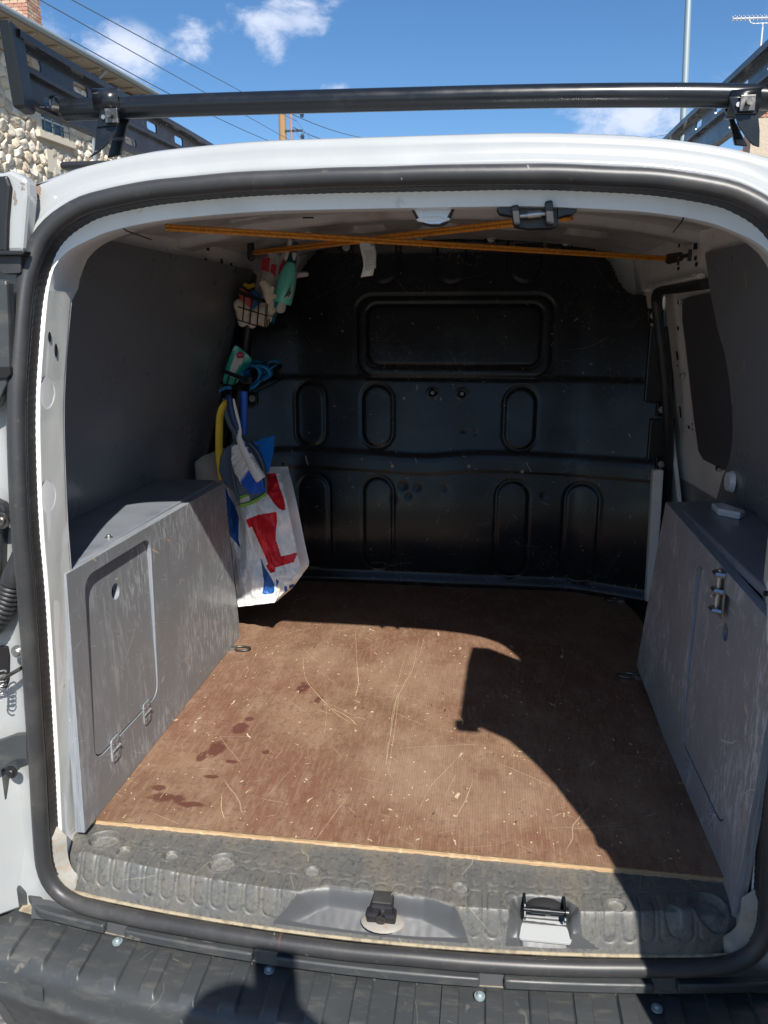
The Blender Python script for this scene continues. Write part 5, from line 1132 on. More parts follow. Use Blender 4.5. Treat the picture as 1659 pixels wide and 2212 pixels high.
ribbon([nP(u, v, ydp - .014) for u, v in wl], .030, 'pan', 'side_wall', dp, axis=(-.35, .93, 0), th=.003)
wl2 = [LP(*p) for p in ((620, 535), (690, 610), (740, 720), (766, 860), (768, 968))]
ribbon([nP(u, v, ydp - .010) for u, v in wl2], .020, 'pan', 'side_wall', dp, axis=(.1, .99, 0), th=.0025)
flat('lip', [LP(*p) for p in ((525, 1080), (620, 1055), (700, 1015), (768, 965), (762, 1000), (690, 1050), (620, 1085), (530, 1108))], ydp - .008, .010, 'lime', dp)
flat('label', [LP(*p) for p in ((540, 1030), (620, 995), (630, 1045), (540, 1068))], ydp - .002, .003, 'trigger', dp, bevel=0)
flat('green_label', [LP(*p) for p in ((538, 1005), (610, 985), (620, 1000), (538, 1035))], ydp - .0025, .003, 'lime', dp, bevel=0)
hp_ = [LP(*p) for p in ((400, 150), (415, 190), (425, 290), (455, 370), (500, 440), (515, 500))]
MB().tube([P1(u, v, ydp + .012) for u, v in hp_], [.007, .009, .009, .009, .011, .014], 12).build('pan_handle', MT['pan'], dp)
# hand brush
hb_ = thing('hand_brush', 'white hand brush with navy grip and white and blue bristles on the dustpan', 'hand brush', P1(565, 1035, 1.0))
yh = .995
bd_ = [LP(*p) for p in ((482, 155), (490, 210), (520, 330), (540, 440), (535, 500), (570, 580), (620, 670), (670, 770), (715, 840), (728, 858))]
hbp = smooth_path([P1(u, v, yh) for u, v in bd_], 4)
MB().tube(hbp, [float(np.interp(k / len(hbp), [0, .1, .35, .5, .6, .85, .95, 1], [.004, .0055, .006, .011, .0145, .0175, .016, .008])) for k in range(len(hbp))], 14, flat=.7).build('body', MT['bwhite'], hb_, 60)
gpth = smooth_path([P1(*LP(*p), yh - .002) for p in ((425, 150), (450, 145), (465, 250), (490, 340), (525, 430))], 5)
MB().tube(gpth, [float(np.interp(k / len(gpth), [0, .15, .5, .8, 1], [.005, .008, .010, .009, .003])) for k in range(len(gpth))], 12).build('grip', MT['navy'], hb_)
RO = [(532, 555), (560, 610), (600, 680), (650, 770), (700, 830), (738, 850)]; TI = [(474, 575), (470, 690), (500, 795), (560, 895), (640, 985), (755, 960)]
def along(Q, t_):
    f = t_ * (len(Q) - 1); k = min(int(f), len(Q) - 2); q = f - k; return LP(Q[k][0] * (1 - q) + Q[k + 1][0] * q, Q[k][1] * (1 - q) + Q[k + 1][1] * q)
for mm, nm, (t0, t1_) in (('brwhite', 'white_bristles', (0, .58)), ('brblue', 'blue_bristles', (.56, 1.0))):
    br = MB()
    for k in range(420):
        t_ = rnd(t0, t1_); a = P1(*along(RO, t_), yh + rnd(-.002, .018)); e2 = along(TI, min(1, max(0, t_ + rnd(-.03, .03)))); e = P1(e2[0] + rnd(-2, 2), e2[1] + rnd(-2, 2), yh + rnd(-.006, .022))
        br.tube([a, (a + e) / 2 + Vector((0, -.003, .002)), e], [.0013, .0012, .0008], 4, cap=False)
    o = br.build(nm, MT[mm], hb_, 60); o['kind'] = 'stuff'
flat('brush_print', [LP(*p) for p in ((580, 545), (600, 540), (612, 570), (590, 578))], yh - .0118, .001, 'navy', hb_, bevel=0)
flat('brush_mark', [LP(*p) for p in ((605, 590), (622, 586), (640, 625), (622, 632))], yh - .0128, .001, 'navy', hb_, bevel=0)
for k in range(5):
    c_ = (640 + k * 16, 672 + k * 18); flat('brush_print', [LP(c_[0] - 14, c_[1]), LP(c_[0] + 14, c_[1] - 12), LP(c_[0] + 17, c_[1] - 7), LP(c_[0] - 11, c_[1] + 5)], yh - .0134, .001, 'ink', hb_, bevel=0)
# broom
bm_ = thing('blue_broom', 'small blue broom with ribbed blue handle hanging behind the white brush', 'broom', P1(590, 950, 1.08))
hpts = [P1(527, 845 + k * 4.2, 1.08) for k in range(24)]
MB().tube(hpts, [.0115 if k % 2 else .0100 for k in range(24)], 14).build('handle', MT['brblue'], bm_, 60)
MB().tube([P1(527, 940, 1.08), P1(532, 950, 1.075), P1(548, 962, 1.07), P1(566, 960, 1.07)], [.011, .010, .010, .006], 10).build('neck', MT['pan'], bm_)
br = MB()
for k in range(620):
    q = random.random(); w_ = random.random(); a = P1(548 + 10 * q, 955 + 34 * q, 1.075 + rnd(-.01, .012)); e = P1(592 - 13 * w_ * w_ + rnd(-1, 1), 940 + 82 * w_, 1.06 + rnd(-.012, .02))
    br.tube([a, (a + e) / 2 + Vector((0, 0, rnd(-.003, .003))), e], [.0014, .0013, .0010], 4, cap=False)
o = br.build('bristles', MT['brsky'], bm_, 60); o['kind'] = 'stuff'
# kraft paper bag behind the left box
kb = thing('paper_bag', 'beige paper bag standing behind the left box beside the wall', 'paper bag', P1(450, 1040, 1.15))
kP = [[(420, 998), (440, 984), (462, 976), (480, 968)], [(422, 1020), (441, 1015), (464, 1008), (484, 1004)], [(424, 1050), (443, 1050), (466, 1050), (488, 1050)], [(428, 1110), (446, 1110), (468, 1110), (492, 1110)]]
ko = MB().grid(lambda i, j: P1(*kP[j][i], 1.10 + .012 * (i % 2) + .02 * (i > 1)), 3, 3).build('front', MT['kraft'], kb, 25); s_ = ko.modifiers.new('t', 'SOLIDIFY'); s_.thickness = .002
ko = MB().grid(lambda i, j: P1(kP[j][i][0] + 3, kP[j][i][1] - 2 + (3 if i == 1 else 0), 1.14 + .012 * (i % 2)), 3, 3).build('back', MT['kraft'], kb, 25); s_ = ko.modifiers.new('t', 'SOLIDIFY'); s_.thickness = .002
# shopping bag: front, gusset, printed shapes as cells of the same sheet
bgr = thing('shopping_bag', 'white plastic shopping bag with red and blue letters leaning behind the left box', 'shopping bag', P1(560, 1305, .95))
RED1 = [LP(*p) for p in ((750, 812), (855, 800), (868, 860), (890, 930), (920, 1020), (940, 1120), (915, 1127), (880, 1112), (840, 1070), (800, 1010), (765, 960), (760, 880))]
RED2 = [LP(*p) for p in ((593, 1208), (700, 1165), (862, 1140), (866, 1220), (855, 1300), (853, 1385), (878, 1455), (900, 1528), (960, 1515), (1036, 1493), (1040, 1510), (1010, 1578), (850, 1625), (848, 1660), (808, 1677), (768, 1610), (786, 1592), (735, 1470), (645, 1270), (620, 1280))]
BL1 = [LP(*p) for p in ((410, 910), (440, 985), (480, 1060), (515, 1130), (533, 1190), (530, 1260), (528, 1380), (548, 1460), (500, 1400), (455, 1350), (430, 1150))]
BL2 = [LP(*p) for p in ((722, 1535), (760, 1630), (800, 1690), (838, 1760), (848, 1830), (830, 1850), (760, 1862), (735, 1850), (745, 1800), (750, 1750), (735, 1640))]
BL3 = [LP(*p) for p in ((858, 1720), (882, 1745), (866, 1785), (858, 1790))]
BL4 = [LP(*p) for p in ((925, 1790), (950, 1785), (955, 1830), (930, 1840))]; BL5 = [LP(*p) for p in ((968, 1780), (1015, 1765), (1010, 1790), (975, 1812))]
# sheet spanned by left/right edges
rowsL = [LP(380, 790), LP(395, 880), LP(412, 1000), LP(435, 1150), LP(455, 1350), LP(480, 1550), LP(495, 1700), LP(510, 1830), LP(524, 1968)]
rowsM = [LP(640, 800), LP(655, 900), LP(680, 1000), LP(720, 1150), LP(765, 1350), LP(800, 1550), LP(825, 1700), LP(840, 1830), LP(842, 1930)]
rowsR = [LP(888, 797), LP(900, 860), LP(925, 950), LP(965, 1130), LP(1005, 1320), LP(1040, 1500), LP(1083, 1690), LP(1000, 1800), LP(860, 1922)]
def bagrow(rows, t_):
    f = t_ * (len(rows) - 1); k = min(int(f), len(rows) - 2); q = f - k; return (rows[k][0] * (1 - q) + rows[k + 1][0] * q, rows[k][1] * (1 - q) + rows[k + 1][1] * q)
BU, BV = 150, 300
def baguv(i, j):
    s_ = i / BU; t_ = j / BV; a, m_, b_ = bagrow(rowsL, t_), bagrow(rowsM, t_), bagrow(rowsR, t_)
    if s_ < .66: q = s_ / .66; return (a[0] * (1 - q) + m_[0] * q, a[1] * (1 - q) + m_[1] * q)
    q = (s_ - .66) / .34; return (m_[0] * (1 - q) + b_[0] * q, m_[1] * (1 - q) + b_[1] * q)
def bagfn(i, j):
    u, v = baguv(i, j); s_ = i / BU; t_ = j / BV
    y = 1.065 - .06 * t_ - .075 * t_ * sm(0, .66, s_) + .22 * max(0, s_ - .66) * (t_ * .8 + .2) + .05 * sm(.5, 0, t_) * (1 - s_ * .3)
    y += .012 * math.sin(s_ * 9 + t_ * 3) * (1 - t_ * .5) + .024 * mn.noise((s_ * 3.2, t_ * 4.5, 3)) + .007 * mn.noise((s_ * 8, t_ * 9, 7)) + .010 * abs(mn.noise((s_ * 5 + t_ * 3, t_ * 2 - s_ * 3, 11))) + .0025 * mn.noise((s_ * 24, t_ * 28, 2))
    return px(u, v, 1, y)
def bagm(i, j):
    u, v = baguv(i + .5, j + .5)
    if inpoly(u, v, RED1) or inpoly(u, v, RED2): return 1
    if any(inpoly(u, v, q) for q in (BL1, BL2, BL3, BL4, BL5)): return 2
    return 0
bgo = MB().grid(bagfn, BU, BV, matfn=bagm).build('bag_front', [MT['bag'], MT['bagred'], MT['bagblue']], bgr, 50)
bk2 = MB().grid(lambda i, j: (lambda p: (p[0] * 1.0 + .0, p[1] + .10, p[2]))(bagfn(i * 10, j * 10)), 15, 30).build('bag_back', MT['bag'], bgr, 50)

# ------------------------------------------------------------------ ROOF RACK
rk = thing('roof_rack', 'black steel roof rack with perforated side rails and a round rear crossbar', 'roof rack', (0, .8, 1.17))
def rail(s_, x0=None):
    X = s_ * .60
    z0, z1 = 1.242, 1.345; y0, y1 = .165, 1.95
    dzf = lambda y: .020 * sm(.2, 1.2, y)
    # punched web
    holes = []
    ym = y0 + .05
    slots = []
    for k in range(12):
        ys0 = y0 + .030 + .155 * k; holes.append(rrect(ys0, 1.305, ys0 + .052, 1.322, .006, 3))
    for k in range(6):
        ys0 = y0 + .08 + .30 * k; holes.append(rrect(ys0, 1.256, ys0 + .055, 1.270, .006, 3))
    w = MB().plate([(y0, z0), (y1, z0), (y1, z1), (y0, z1)], lambda a, b_: (X, a, b_ + dzf(a)), (-s_ * .003, 0, 0), holes=holes).build('side_rail', MT['gloss'], rk, 0, bevel=.0008)
    for (za, zb, dep) in ((1.345, 1.330, .020), (1.300, 1.288, .014), (1.252, 1.240, .014)):
        n_ = 20
        mb = MB(); inn = -s_
        mb.grid(lambda i, j: (X + inn * (.002, dep, dep, .002)[j], y0 + (y1 - y0) * i / n_, dzf(y0 + (y1 - y0) * i / n_) + (za, za - .002, zb + .002, zb)[j]), n_, 3)
        mb.build('rail_lip', MT['gloss'], w, 20, bevel=.001)
    mb = MB().plate([(y0 - .002, z0 - .010), (y0 + .030, z0 - .014), (y0 + .016, z1 + .0), (y0 - .018, z1 + .006)], lambda a, b_: (X - s_ * .016, a, b_), (s_ * .020, 0, 0)); mb.build('rail_end_cap', MT['gloss'], w, 0, bevel=.004)
    pr = [(X - s_ * .006, y0 + .118 + .017 * math.cos(a), 1.262 + .017 * math.sin(a)) for a in [2 * math.pi * k / 24 for k in range(24)]]
    MB().tube(pr, .0016, 6, closed=True).build('rail_ring', MT['dmetal'], w)
    return w
rail(-1); rail(1)
def bar(y, z, x0, x1, r_, name='crossbar'):
    return MB().tube([(x0, y, z - .012), (x0 + .12, y, z - .003), (x0 + .3, y, z + .002), (0, y, z + .004), (x1 - .3, y, z + .002), (x1 - .12, y, z - .003), (x1, y, z - .012)][::1], r_, 22).build(name, MT['gloss'], rk, 50, bevel=.003)
ba = px(140, 235, 1, .26); bb2 = px(1600, 200, 1, .26); bmid = px(829, 215, 1, .26)
pts_ = [px(u, v, 1, .26) for u, v in ((138, 238), (260, 233), (420, 227), (620, 221), (829, 215.5), (1100, 209), (1330, 206), (1500, 206), (1600, 208), (1680, 212))]
MB().tube(smooth_path(pts_, 4), .0172, 24).build('crossbar', MT['gloss'], rk, 50, bevel=.002)
MB().tube([(-.56, 1.15, 1.232), (-.3, 1.15, 1.245), (0, 1.15, 1.248), (.3, 1.15, 1.245), (.56, 1.15, 1.232)], .018, 18).build('crossbar', MT['gloss'], rk, 50)
e0 = px(118, 238, 1, .27); MB().capsule(e0, np.array(e0) + np.array((.02, 0, -.002)), .010, .008).build('bar_bracket', MT['dmetal'], rk)
def foot(uc, s_, PL, HO, STY):
    c_ = px(uc, 222, 1, .26); X = c_[0]; zb = c_[2]
    st = MB(); n_ = 18
    st.grid(lambda i, j: (X + (-.022 + .044 * j) + .004 * s_ * (i > 12), .26 - .0190 * math.cos(R(-100 + 200 * i / n_)), zb + .0190 * math.sin(R(-100 + 200 * i / n_))), n_, 1)
    o = st.build('clamp_strap', MT['gloss'], rk, 40); q = o.modifiers.new('t', 'SOLIDIFY'); q.thickness = .003; q.offset = 1
    def sh(name, poly, y, th, par, m_='gloss', bev=.0015):
        P_ = [px(u, v, 1, y) for u, v in poly]; return MB().plate([(p[0], p[2]) for p in P_], lambda a, b_: (a, y, b_), (0, th, 0)).build(name, MT[m_], par, 30, bevel=bev)
    sh('clamp_plate', PL, .236, .004, rk)
    Ph = [px(u, v, 1, .239) for u, v in HO]; zt_ = max(p[2] for p in Ph)
    leg = MB().plate([(p[0], p[2]) for p in Ph], lambda a, b_: (a, .239 + 2.2 * (zt_ - b_) ** 2 - .10 * (zt_ - b_), b_), (0, .003, 0)).build('rack_foot', MT['gloss'], rk, 30, bevel=.001)
    sh('foot_stay', STY, .275, .006, leg)
    cu_ = sum(p[0] for p in PL) / len(PL); cv_ = sum(p[1] for p in PL) / len(PL)
    p = px(cu_ + 9, cv_ - 4, 1, .232); MB().box((p[0] - .011, .229, p[2] - .011), (p[0] + .011, .235, p[2] + .011)).build('square_nut', MT['dmetal'], leg, 0, bevel=.001)
    MB().tube([(p[0], .230, p[2]), (p[0], .221, p[2])], .0045, 10).build('bolt', MT['dmetal'], leg)
    p = px(cu_ - 10, cv_ - 2, 1, .232); MB().tube([(p[0], .236, p[2]), (p[0], .232, p[2])], .0035, 10).build('rivet', MT['metal'], leg)
    MB().box((X - .07, .20, zb - .112), (X + .03, .30, zb - .100)).build('foot_pad', MT['black'], leg, 0, bevel=.005)
foot(240, -1, [(216, 236), (254, 236), (252, 271), (208, 275)], [(208, 274), (252, 271), (248, 290), (231, 313), (212, 330), (190, 342), (203, 328), (206, 307)], [(256, 256), (281, 254), (273, 275), (260, 334), (231, 341), (239, 313)])
foot(1601, 1, [(1574, 208), (1626, 208), (1636, 246), (1586, 247)], [(1586, 246), (1638, 246), (1641, 281), (1641, 318), (1626, 313), (1610, 295), (1596, 274)], [(1563, 228), (1577, 228), (1590, 265), (1616, 316), (1588, 313), (1577, 265)])

# ------------------------------------------------------------------ PHOTOGRAPHER (behind the camera, casts the head-and-hands shadow on the bumper)
pe = thing('person', 'person in dark shirt and jeans standing behind the van holding up a phone', 'person', (.20, -1.36, GZ))
hx_, hy_, hz_ = .150, -1.235, .955
bd = MB()
def cp(a, b_, r0, r1): bd.capsule(a, b_, r0, r1, 12)
cp((.20, -1.36, .30), (.20, -1.37, .60), .135, .15); cp((.10, -1.36, .66), (.30, -1.36, .66), .085, .085); cp((.20, -1.36, .66), (hx_, -1.29, .86), .062, .052)
cp((.12, -1.37, .24), (.28, -1.37, .24), .11, .11)
for sx in (-1, 1):
    cp((.20 + sx * .09, -1.37, .22), (.20 + sx * .11, -1.36, -.18), .085, .058); cp((.20 + sx * .11, -1.36, -.18), (.20 + sx * .12, -1.39, -.54), .056, .042); cp((.20 + sx * .12, -1.40, -.56), (.20 + sx * .14, -1.24, -.585), .040, .034)
    sh = (.20 + sx * .19, -1.36, .68); el = (.20 + sx * .26, -1.33, .46); wr_ = (.185 + sx * .085, -1.17, .84)
    cp(sh, el, .050, .042); cp(el, wr_, .040, .028)
    pm = (.185 + sx * .070, -1.145, .90); cp(wr_, pm, .028, .032)
    for k in range(4): cp((pm[0] - sx * .004, pm[1] + .004, pm[2] - .02 + .018 * k), (.185 + sx * (.045 - .004 * k), -1.120, .892 + .018 * k), .0095, .0085)
    cp((pm[0], pm[1] - .01, pm[2] - .02), (.185 + sx * .040, -1.155, .915), .011, .0095)
bd.sphere((hx_, hy_ - .01, hz_), (.078, .098, .118), 18, 12); bd.sphere((hx_, hy_ + .085, hz_ - .012), (.013, .016, .02), 8, 6)
for sx in (-1, 1): bd.sphere((hx_ + sx * .08, hy_ - .01, hz_ - .005), (.012, .02, .032), 8, 6)
body = remesh(bd.build('body', MT['skin'], pe), .011, 3)
cl_ = MB()
for a, b_, r0, r1 in (((.20, -1.36, .28), (.20, -1.37, .62), .148, .162), ((.10, -1.36, .665), (.30, -1.36, .665), .096, .096)): cl_.capsule(a, b_, r0, r1)
for sx in (-1, 1): cl_.capsule((.20 + sx * .19, -1.36, .68), (.20 + sx * .245, -1.335, .52), .062, .056)
remesh(cl_.build('shirt', MT['shirt'], pe), .014, 3)
cl_ = MB(); cl_.capsule((.12, -1.37, .22), (.28, -1.37, .22), .122, .122)
for sx in (-1, 1): cl_.capsule((.20 + sx * .09, -1.37, .22), (.20 + sx * .11, -1.36, -.18), .097, .070); cl_.capsule((.20 + sx * .11, -1.36, -.18), (.20 + sx * .12, -1.39, -.50), .068, .058)
remesh(cl_.build('trousers', MT['jean'], pe), .014, 3)
for sx in (-1, 1): remesh(MB().capsule((.20 + sx * .12, -1.41, -.565), (.20 + sx * .14, -1.22, -.580), .050, .040).build('shoe', MT['shoe'], pe), .01, 2)
hr = MB().sphere((hx_, hy_ - .03, hz_ + .02), (.086, .098, .112), 18, 12); hr.build('hair', MT['hair'], pe)
for sx in (-1, 1): MB().sphere((hx_ + sx * .030, hy_ + .078, hz_ + .008), (.012, .008, .008), 10, 8).build('eye', MT['bwhite'], pe)
MB().capsule((hx_ - .02, hy_ + .080, hz_ - .052), (hx_ + .02, hy_ + .080, hz_ - .052), .005, .005).build('mouth', MT['redrag'], pe)
phn = thing('phone', 'dark phone held up in both hands by the person behind the van', 'phone', (.186, -1.11, .89))
MB().plate(rrect(.150, .890, .222, 1.035, .008), lambda a, b_: (a, -1.105, b_), (0, -.008, 0)).build('phone_body', MT['black'], phn, 0, bevel=.001)

# ------------------------------------------------------------------ STONE HOUSE ON THE LEFT
KX = 1.0
house = thing('stone_house', 'two-storey house of rounded rubble stone with deep eaves on the left of the street', 'house', (-11.6, 22, GZ))
# wall plane through two eave sight lines
HZ = 7.2                                       # eaves height above the camera's horizon
dA = raydir(0, 20); dB = raydir(338, 208)
EA = CAM_POS + dA * (HZ / dA[2]); EB = CAM_POS + dB * (HZ / dB[2])
al = (EB - EA); al[2] = 0; LEN = np.linalg.norm(al); al /= LEN
nr = np.array((al[1], -al[0], 0.0))              # towards the street
if nr[0] < 0: nr = -nr
OH = .75
W0 = EA - nr * OH                               # wall plane point at eaves height
def hp3(a, z, o=0.0): return W0 + al * a + nr * o + np.array((0, 0, z - HZ - CAM_POS[2]))
def wpix(u, v, o=0.0):
    p = pxp(u, v, W0 + nr * o, nr); return float((p - W0) @ al), float(p[2] - CAM_POS[2] * 0)
zE = W0[2]
def H3(a, z, o=0.0): return W0 + al * a + nr * o + np.array((0, 0, z - zE))
aw_end = wpix(297, 205)[0]; a0 = -7.0
wall_end = aw_end
MB().plate([(a0, GZ), (wall_end, GZ), (wall_end, zE), (a0, zE)], lambda a, b_: H3(a, b_), tuple(-nr * .4)).build('wall', MT['mortar'], house, 0)
# other walls, roof
ew = MB().add([H3(wall_end, GZ, -.4), H3(wall_end, zE, -.4), H3(wall_end, zE, -9), H3(wall_end, GZ, -9), H3(a0, GZ, -.4), H3(a0, zE, -.4), H3(a0, zE, -9), H3(a0, GZ, -9)], [(0, 1, 2, 3), (4, 5, 6, 7), (3, 2, 6, 7)]); ew.build('rear_walls', MT['dressed'], house, 0)
# window openings (aperture coordinates on the wall)
wc = [wpix(86, 215), wpix(134, 240), wpix(134, 300), wpix(86, 270)]
wa0 = min(wc[0][0], wc[3][0]); wa1 = wc[1][0]; wz1 = wpix(100, 206)[1]; wz0 = wpix(100, 285)[1]
win = [(wa0, wz0, wa1, wz1)]
# second, lower window: its lintel just shows over the van's corner
lz_ = wpix(110, 338)[1]; la0 = wpix(92, 338)[0]; la1 = wpix(135, 345)[0]

for k, (a, z0_, b_, z1_) in enumerate(win):
    fr = MB().plate([(a - .20, z0_ - .05), (b_ + .20, z0_ - .05), (b_ + .20, z1_ + .25), (a - .20, z1_ + .25)], lambda p, q: H3(p, q, .06), tuple(-nr * .1), holes=[[(a, z0_), (b_, z0_), (b_, z1_), (a, z1_)]]).build('window', MT['dressed'], house, 0, bevel=.01)
    MB().plate([(a, z0_), (b_, z0_), (b_, z1_), (a, z1_)], lambda p, q: H3(p, q, .012), tuple(-nr * .005)).build('pane', MT['glass'], fr, 0)
    fm = MB()
    for q in (0, .5, 1): aa = a + (b_ - a) * q; fm.plate([(aa - .04, z0_), (aa + .04, z0_), (aa + .04, z1_), (aa - .04, z1_)], lambda p, q2: H3(p, q2, .035), tuple(-nr * .02))
    for q in (.33, .66): zz = z0_ + (z1_ - z0_) * q; fm.plate([(a, zz - .03), (b_, zz - .03), (b_, zz + .03), (a, zz + .03)], lambda p, q2: H3(p, q2, .033), tuple(-nr * .02))
    fm.build('frame', MT['shutter'], fr, 0)
    MB().plate([(a - .25, z0_ - .22), (b_ + .25, z0_ - .22), (b_ + .25, z0_ - .05), (a - .25, z0_ - .05)], lambda p, q: H3(p, q, .16), tuple(-nr * .2)).build('sill', MT['dressed'], fr, 0, bevel=.015)
    if k == 0:
        rlg = MB()
        for q in range(5): zz = z0_ + .12 + q * .17; rlg.tube([H3(a - .02, zz, .16), H3(b_ + .02, zz, .16)], .012, 6)
        for q in range(4): aa = a + (b_ - a) * q / 3; rlg.tube([H3(aa, z0_ - .05, .16), H3(aa, z0_ + .85, .16)], .014, 6)
        rlg.build('window_railing', MT['iron'], fr, 0)
        MB().plate([(b_ + .02, z0_), (b_ + .02 + (b_ - a) * .45, z0_), (b_ + .02 + (b_ - a) * .45, z1_), (b_ + .02, z1_)], lambda p, q: H3(p, q, .09), tuple(-nr * .04)).build('shutter', MT['shutter'], fr, 0) if False else None
# dressed stones near the eaves
for (u, v) in ((94, 100), (222, 172), (12, 62), (160, 135), (112, 350)):
    a, z = wpix(u, v); MB().plate([(a - .28, z - .30), (a + .28, z - .30), (a + .28, z + .30), (a - .28, z + .30)], lambda p, q: H3(p, q, .07), tuple(-nr * .1)).build('lintel_stone', MT['dressed'], house, 0, bevel=.015)
# string course under the eaves
for (dz_, o_, h_) in ((.12, .22, .16), (.34, .10, .20)):
    MB().plate([(a0, zE - dz_ - h_), (wall_end + .05, zE - dz_ - h_), (wall_end + .05, zE - dz_), (a0, zE - dz_)], lambda p, q: H3(p, q, o_), tuple(-nr * (o_ + .02))).build('cornice', MT['soffit'], house, 0, bevel=.02)
# rubble stones: rounded, proud, one object each where the photo shows them
def stone_mesh(poly, depth, seed):
    n = len(poly); cx = sum(p[0] for p in poly) / n; cz = sum(p[1] for p in poly) / n
    vs = []; fs = []; lv = [(1.0, .0), (.94, .48), (.76, .86), (.35, 1.0)]
    rr_ = random.Random(seed); lean = (rr_.uniform(-.35, .35), rr_.uniform(-.35, .35))
    for s_, h_ in lv:
        for k, p in enumerate(poly):
            wob = 1 + (rr_.uniform(-.10, .10) if s_ < .95 else 0)
            dx, dz_ = (p[0] - cx) * s_ * wob, (p[1] - cz) * s_ * wob
            vs.append((cx + dx, cz + dz_, depth * h_ * (1 + rr_.uniform(-.2, .2)) + (lean[0] * dx + lean[1] * dz_) * (h_ > 0)))
    for l in range(len(lv) - 1):
        for k in range(n): j = (k + 1) % n; fs.append((l * n + k, l * n + j, (l + 1) * n + j, (l + 1) * n + k))
    fs.append(tuple((len(lv) - 1) * n + k for k in range(n)))
    return vs, fs
# jittered hexagonal seeds -> relaxed polygons by nearest-neighbour clipping
sr = random.Random(11)
va = [wpix(u, v) for u, v in ((0, 60), (300, 215), (300, 345), (0, 345))]
A0 = min(p[0] for p in va) - 1.5; A1 = wall_end; Z0v = wpix(60, 352)[1] - .3; Z1v = zE - .55
SZ = .30
seeds = []; rowi = 0; z = Z0v - SZ
while z < Z1v + SZ:
    a = A0 - SZ + (SZ * .5 if rowi % 2 else 0)
    while a < A1 + SZ: seeds.append((a + sr.uniform(-.30, .30) * SZ, z + sr.uniform(-.26, .26) * SZ)); a += SZ * 1.02
    z += SZ * .88; rowi += 1
SA = np.array(seeds)
def cell(i):
    c_ = SA[i]; d = np.linalg.norm(SA - c_, axis=1); nb = [j for j in np.argsort(d)[1:16]]
    poly = [np.array(c_) + SZ * 1.3 * np.array((math.cos(t_), math.sin(t_))) for t_ in np.linspace(0, 2 * math.pi, 12, endpoint=False)]
    for j in nb:
        m_ = (c_ + SA[j]) / 2; nn_ = (SA[j] - c_) / np.linalg.norm(SA[j] - c_); off = m_ @ nn_ - .002; new = []
        for k in range(len(poly)):
            p, q = poly[k], poly[(k + 1) % len(poly)]; dp_, dq = p @ nn_ - off, q @ nn_ - off
            if dp_ <= 0: new.append(p)
            if dp_ * dq < 0: new.append(p + (q - p) * dp_ / (dp_ - dq))
        poly = new
        if len(poly) < 3: return None
    # cut corners to round the stone
    o = []
    for k in range(len(poly)):
        p, q = poly[k], poly[(k + 1) % len(poly)]; o += [p * .86 + q * .14, p * .14 + q * .86]
    return o
def blocked(a, z):
    if z > Z1v or a > A1 - .12 or z < Z0v - .1: return True
    for (p, z0_, q, z1_) in win:
        if p - .30 < a < q + .30 and z0_ - .32 < z < z1_ + .33: return True
    return False
def project(P):
    q = np.array(P) - CAM_POS; d = q @ FW; return 829.5 + F_PX * (q @ RT) / d, 1106 - F_PX * (q @ UP) / d
cand = []
for i, (a, z) in enumerate(seeds):
    if blocked(a, z): continue
    u, v = project(H3(a, z)); vis = (-30 < u < 320 and -10 < v < 355)
    if vis:
        railtop = 67 + (u - 23) * .569; railbot = 213 + (u - 37) * .43
        hidden = (railtop + 8 < v < railbot - 8)
        cand.append((0 if not hidden else 1, -1 / np.linalg.norm(H3(a, z) - CAM_POS), i))
    else: cand.append((2, 0, i))
cand.sort(); wallo = [o for o in house.children if o.name.startswith('wall')][0]
single = 0; rest = [MB() for _ in range(1)]
for pr_, _, i in cand:
    poly = cell(i)
    if not poly: continue
    vs, fs = stone_mesh(poly, sr.uniform(.05, .10), i); V3 = [H3(a, z, o - .01) for a, z, o in vs]; mi = sr.randrange(4)
    if single < 290 and pr_ < 2:
        MB().add(V3, fs).build('stone', ST[mi], wallo, 40); single += 1
    else: rest[0].add(V3, fs, mi)
if rest[0].v: o = rest[0].build('distant_stones', ST, wallo, 40); o['kind'] = 'stuff'
# eaves: soffit boards, rafter ends, gutter, roof
e1 = wpix(338, 208, OH)[0]
MB().add([H3(a0, zE - .05, -.1), H3(e1, zE - .05, -.1), H3(e1, zE - .05, OH), H3(a0, zE - .05, OH), H3(a0, zE + .0, -.1), H3(e1, zE, -.1), H3(e1, zE, OH), H3(a0, zE, OH)], [(0, 1, 2, 3), (4, 5, 6, 7), (2, 3, 7, 6), (1, 2, 6, 5)]).build('soffit', MT['soffit'], house, 0)
MB().tube([H3(a0, zE + .04, OH + .07), H3(e1 + .05, zE + .04, OH + .07)], .075, 12).build('gutter', MT['zinc'], house)
rafn = 26
for k in range(rafn):
    a = e1 - .25 - k * .95
    if a < a0: break
    u, v = project(H3(a, zE - .12, .4))
    ro_ = MB().add([H3(a - .05, zE - .06, .02), H3(a + .05, zE - .06, .02), H3(a + .05, zE - .06, OH - .06), H3(a - .05, zE - .06, OH - .06), H3(a - .05, zE - .17, .02), H3(a + .05, zE - .17, .02), H3(a + .05, zE - .11, OH - .06), H3(a - .05, zE - .11, OH - .06)], [(0, 1, 2, 3), (4, 5, 6, 7), (0, 1, 5, 4), (2, 3, 7, 6), (0, 3, 7, 4), (1, 2, 6, 5)])
    ro_.build('rafter_end', MT['soffit'], house, 0)
MB().add([H3(a0, zE + .06, OH), H3(e1, zE + .06, OH), H3(e1, zE + 1.45, -4.7), H3(a0, zE + 1.45, -4.7), H3(e1, zE + .06, -9.6), H3(a0, zE + .06, -9.6)], [(0, 1, 2, 3), (3, 2, 4, 5), (1, 4, 2)]).build('roof', MT['tile'], house, 0)
dpa = wpix(199, 280, .12)[0]
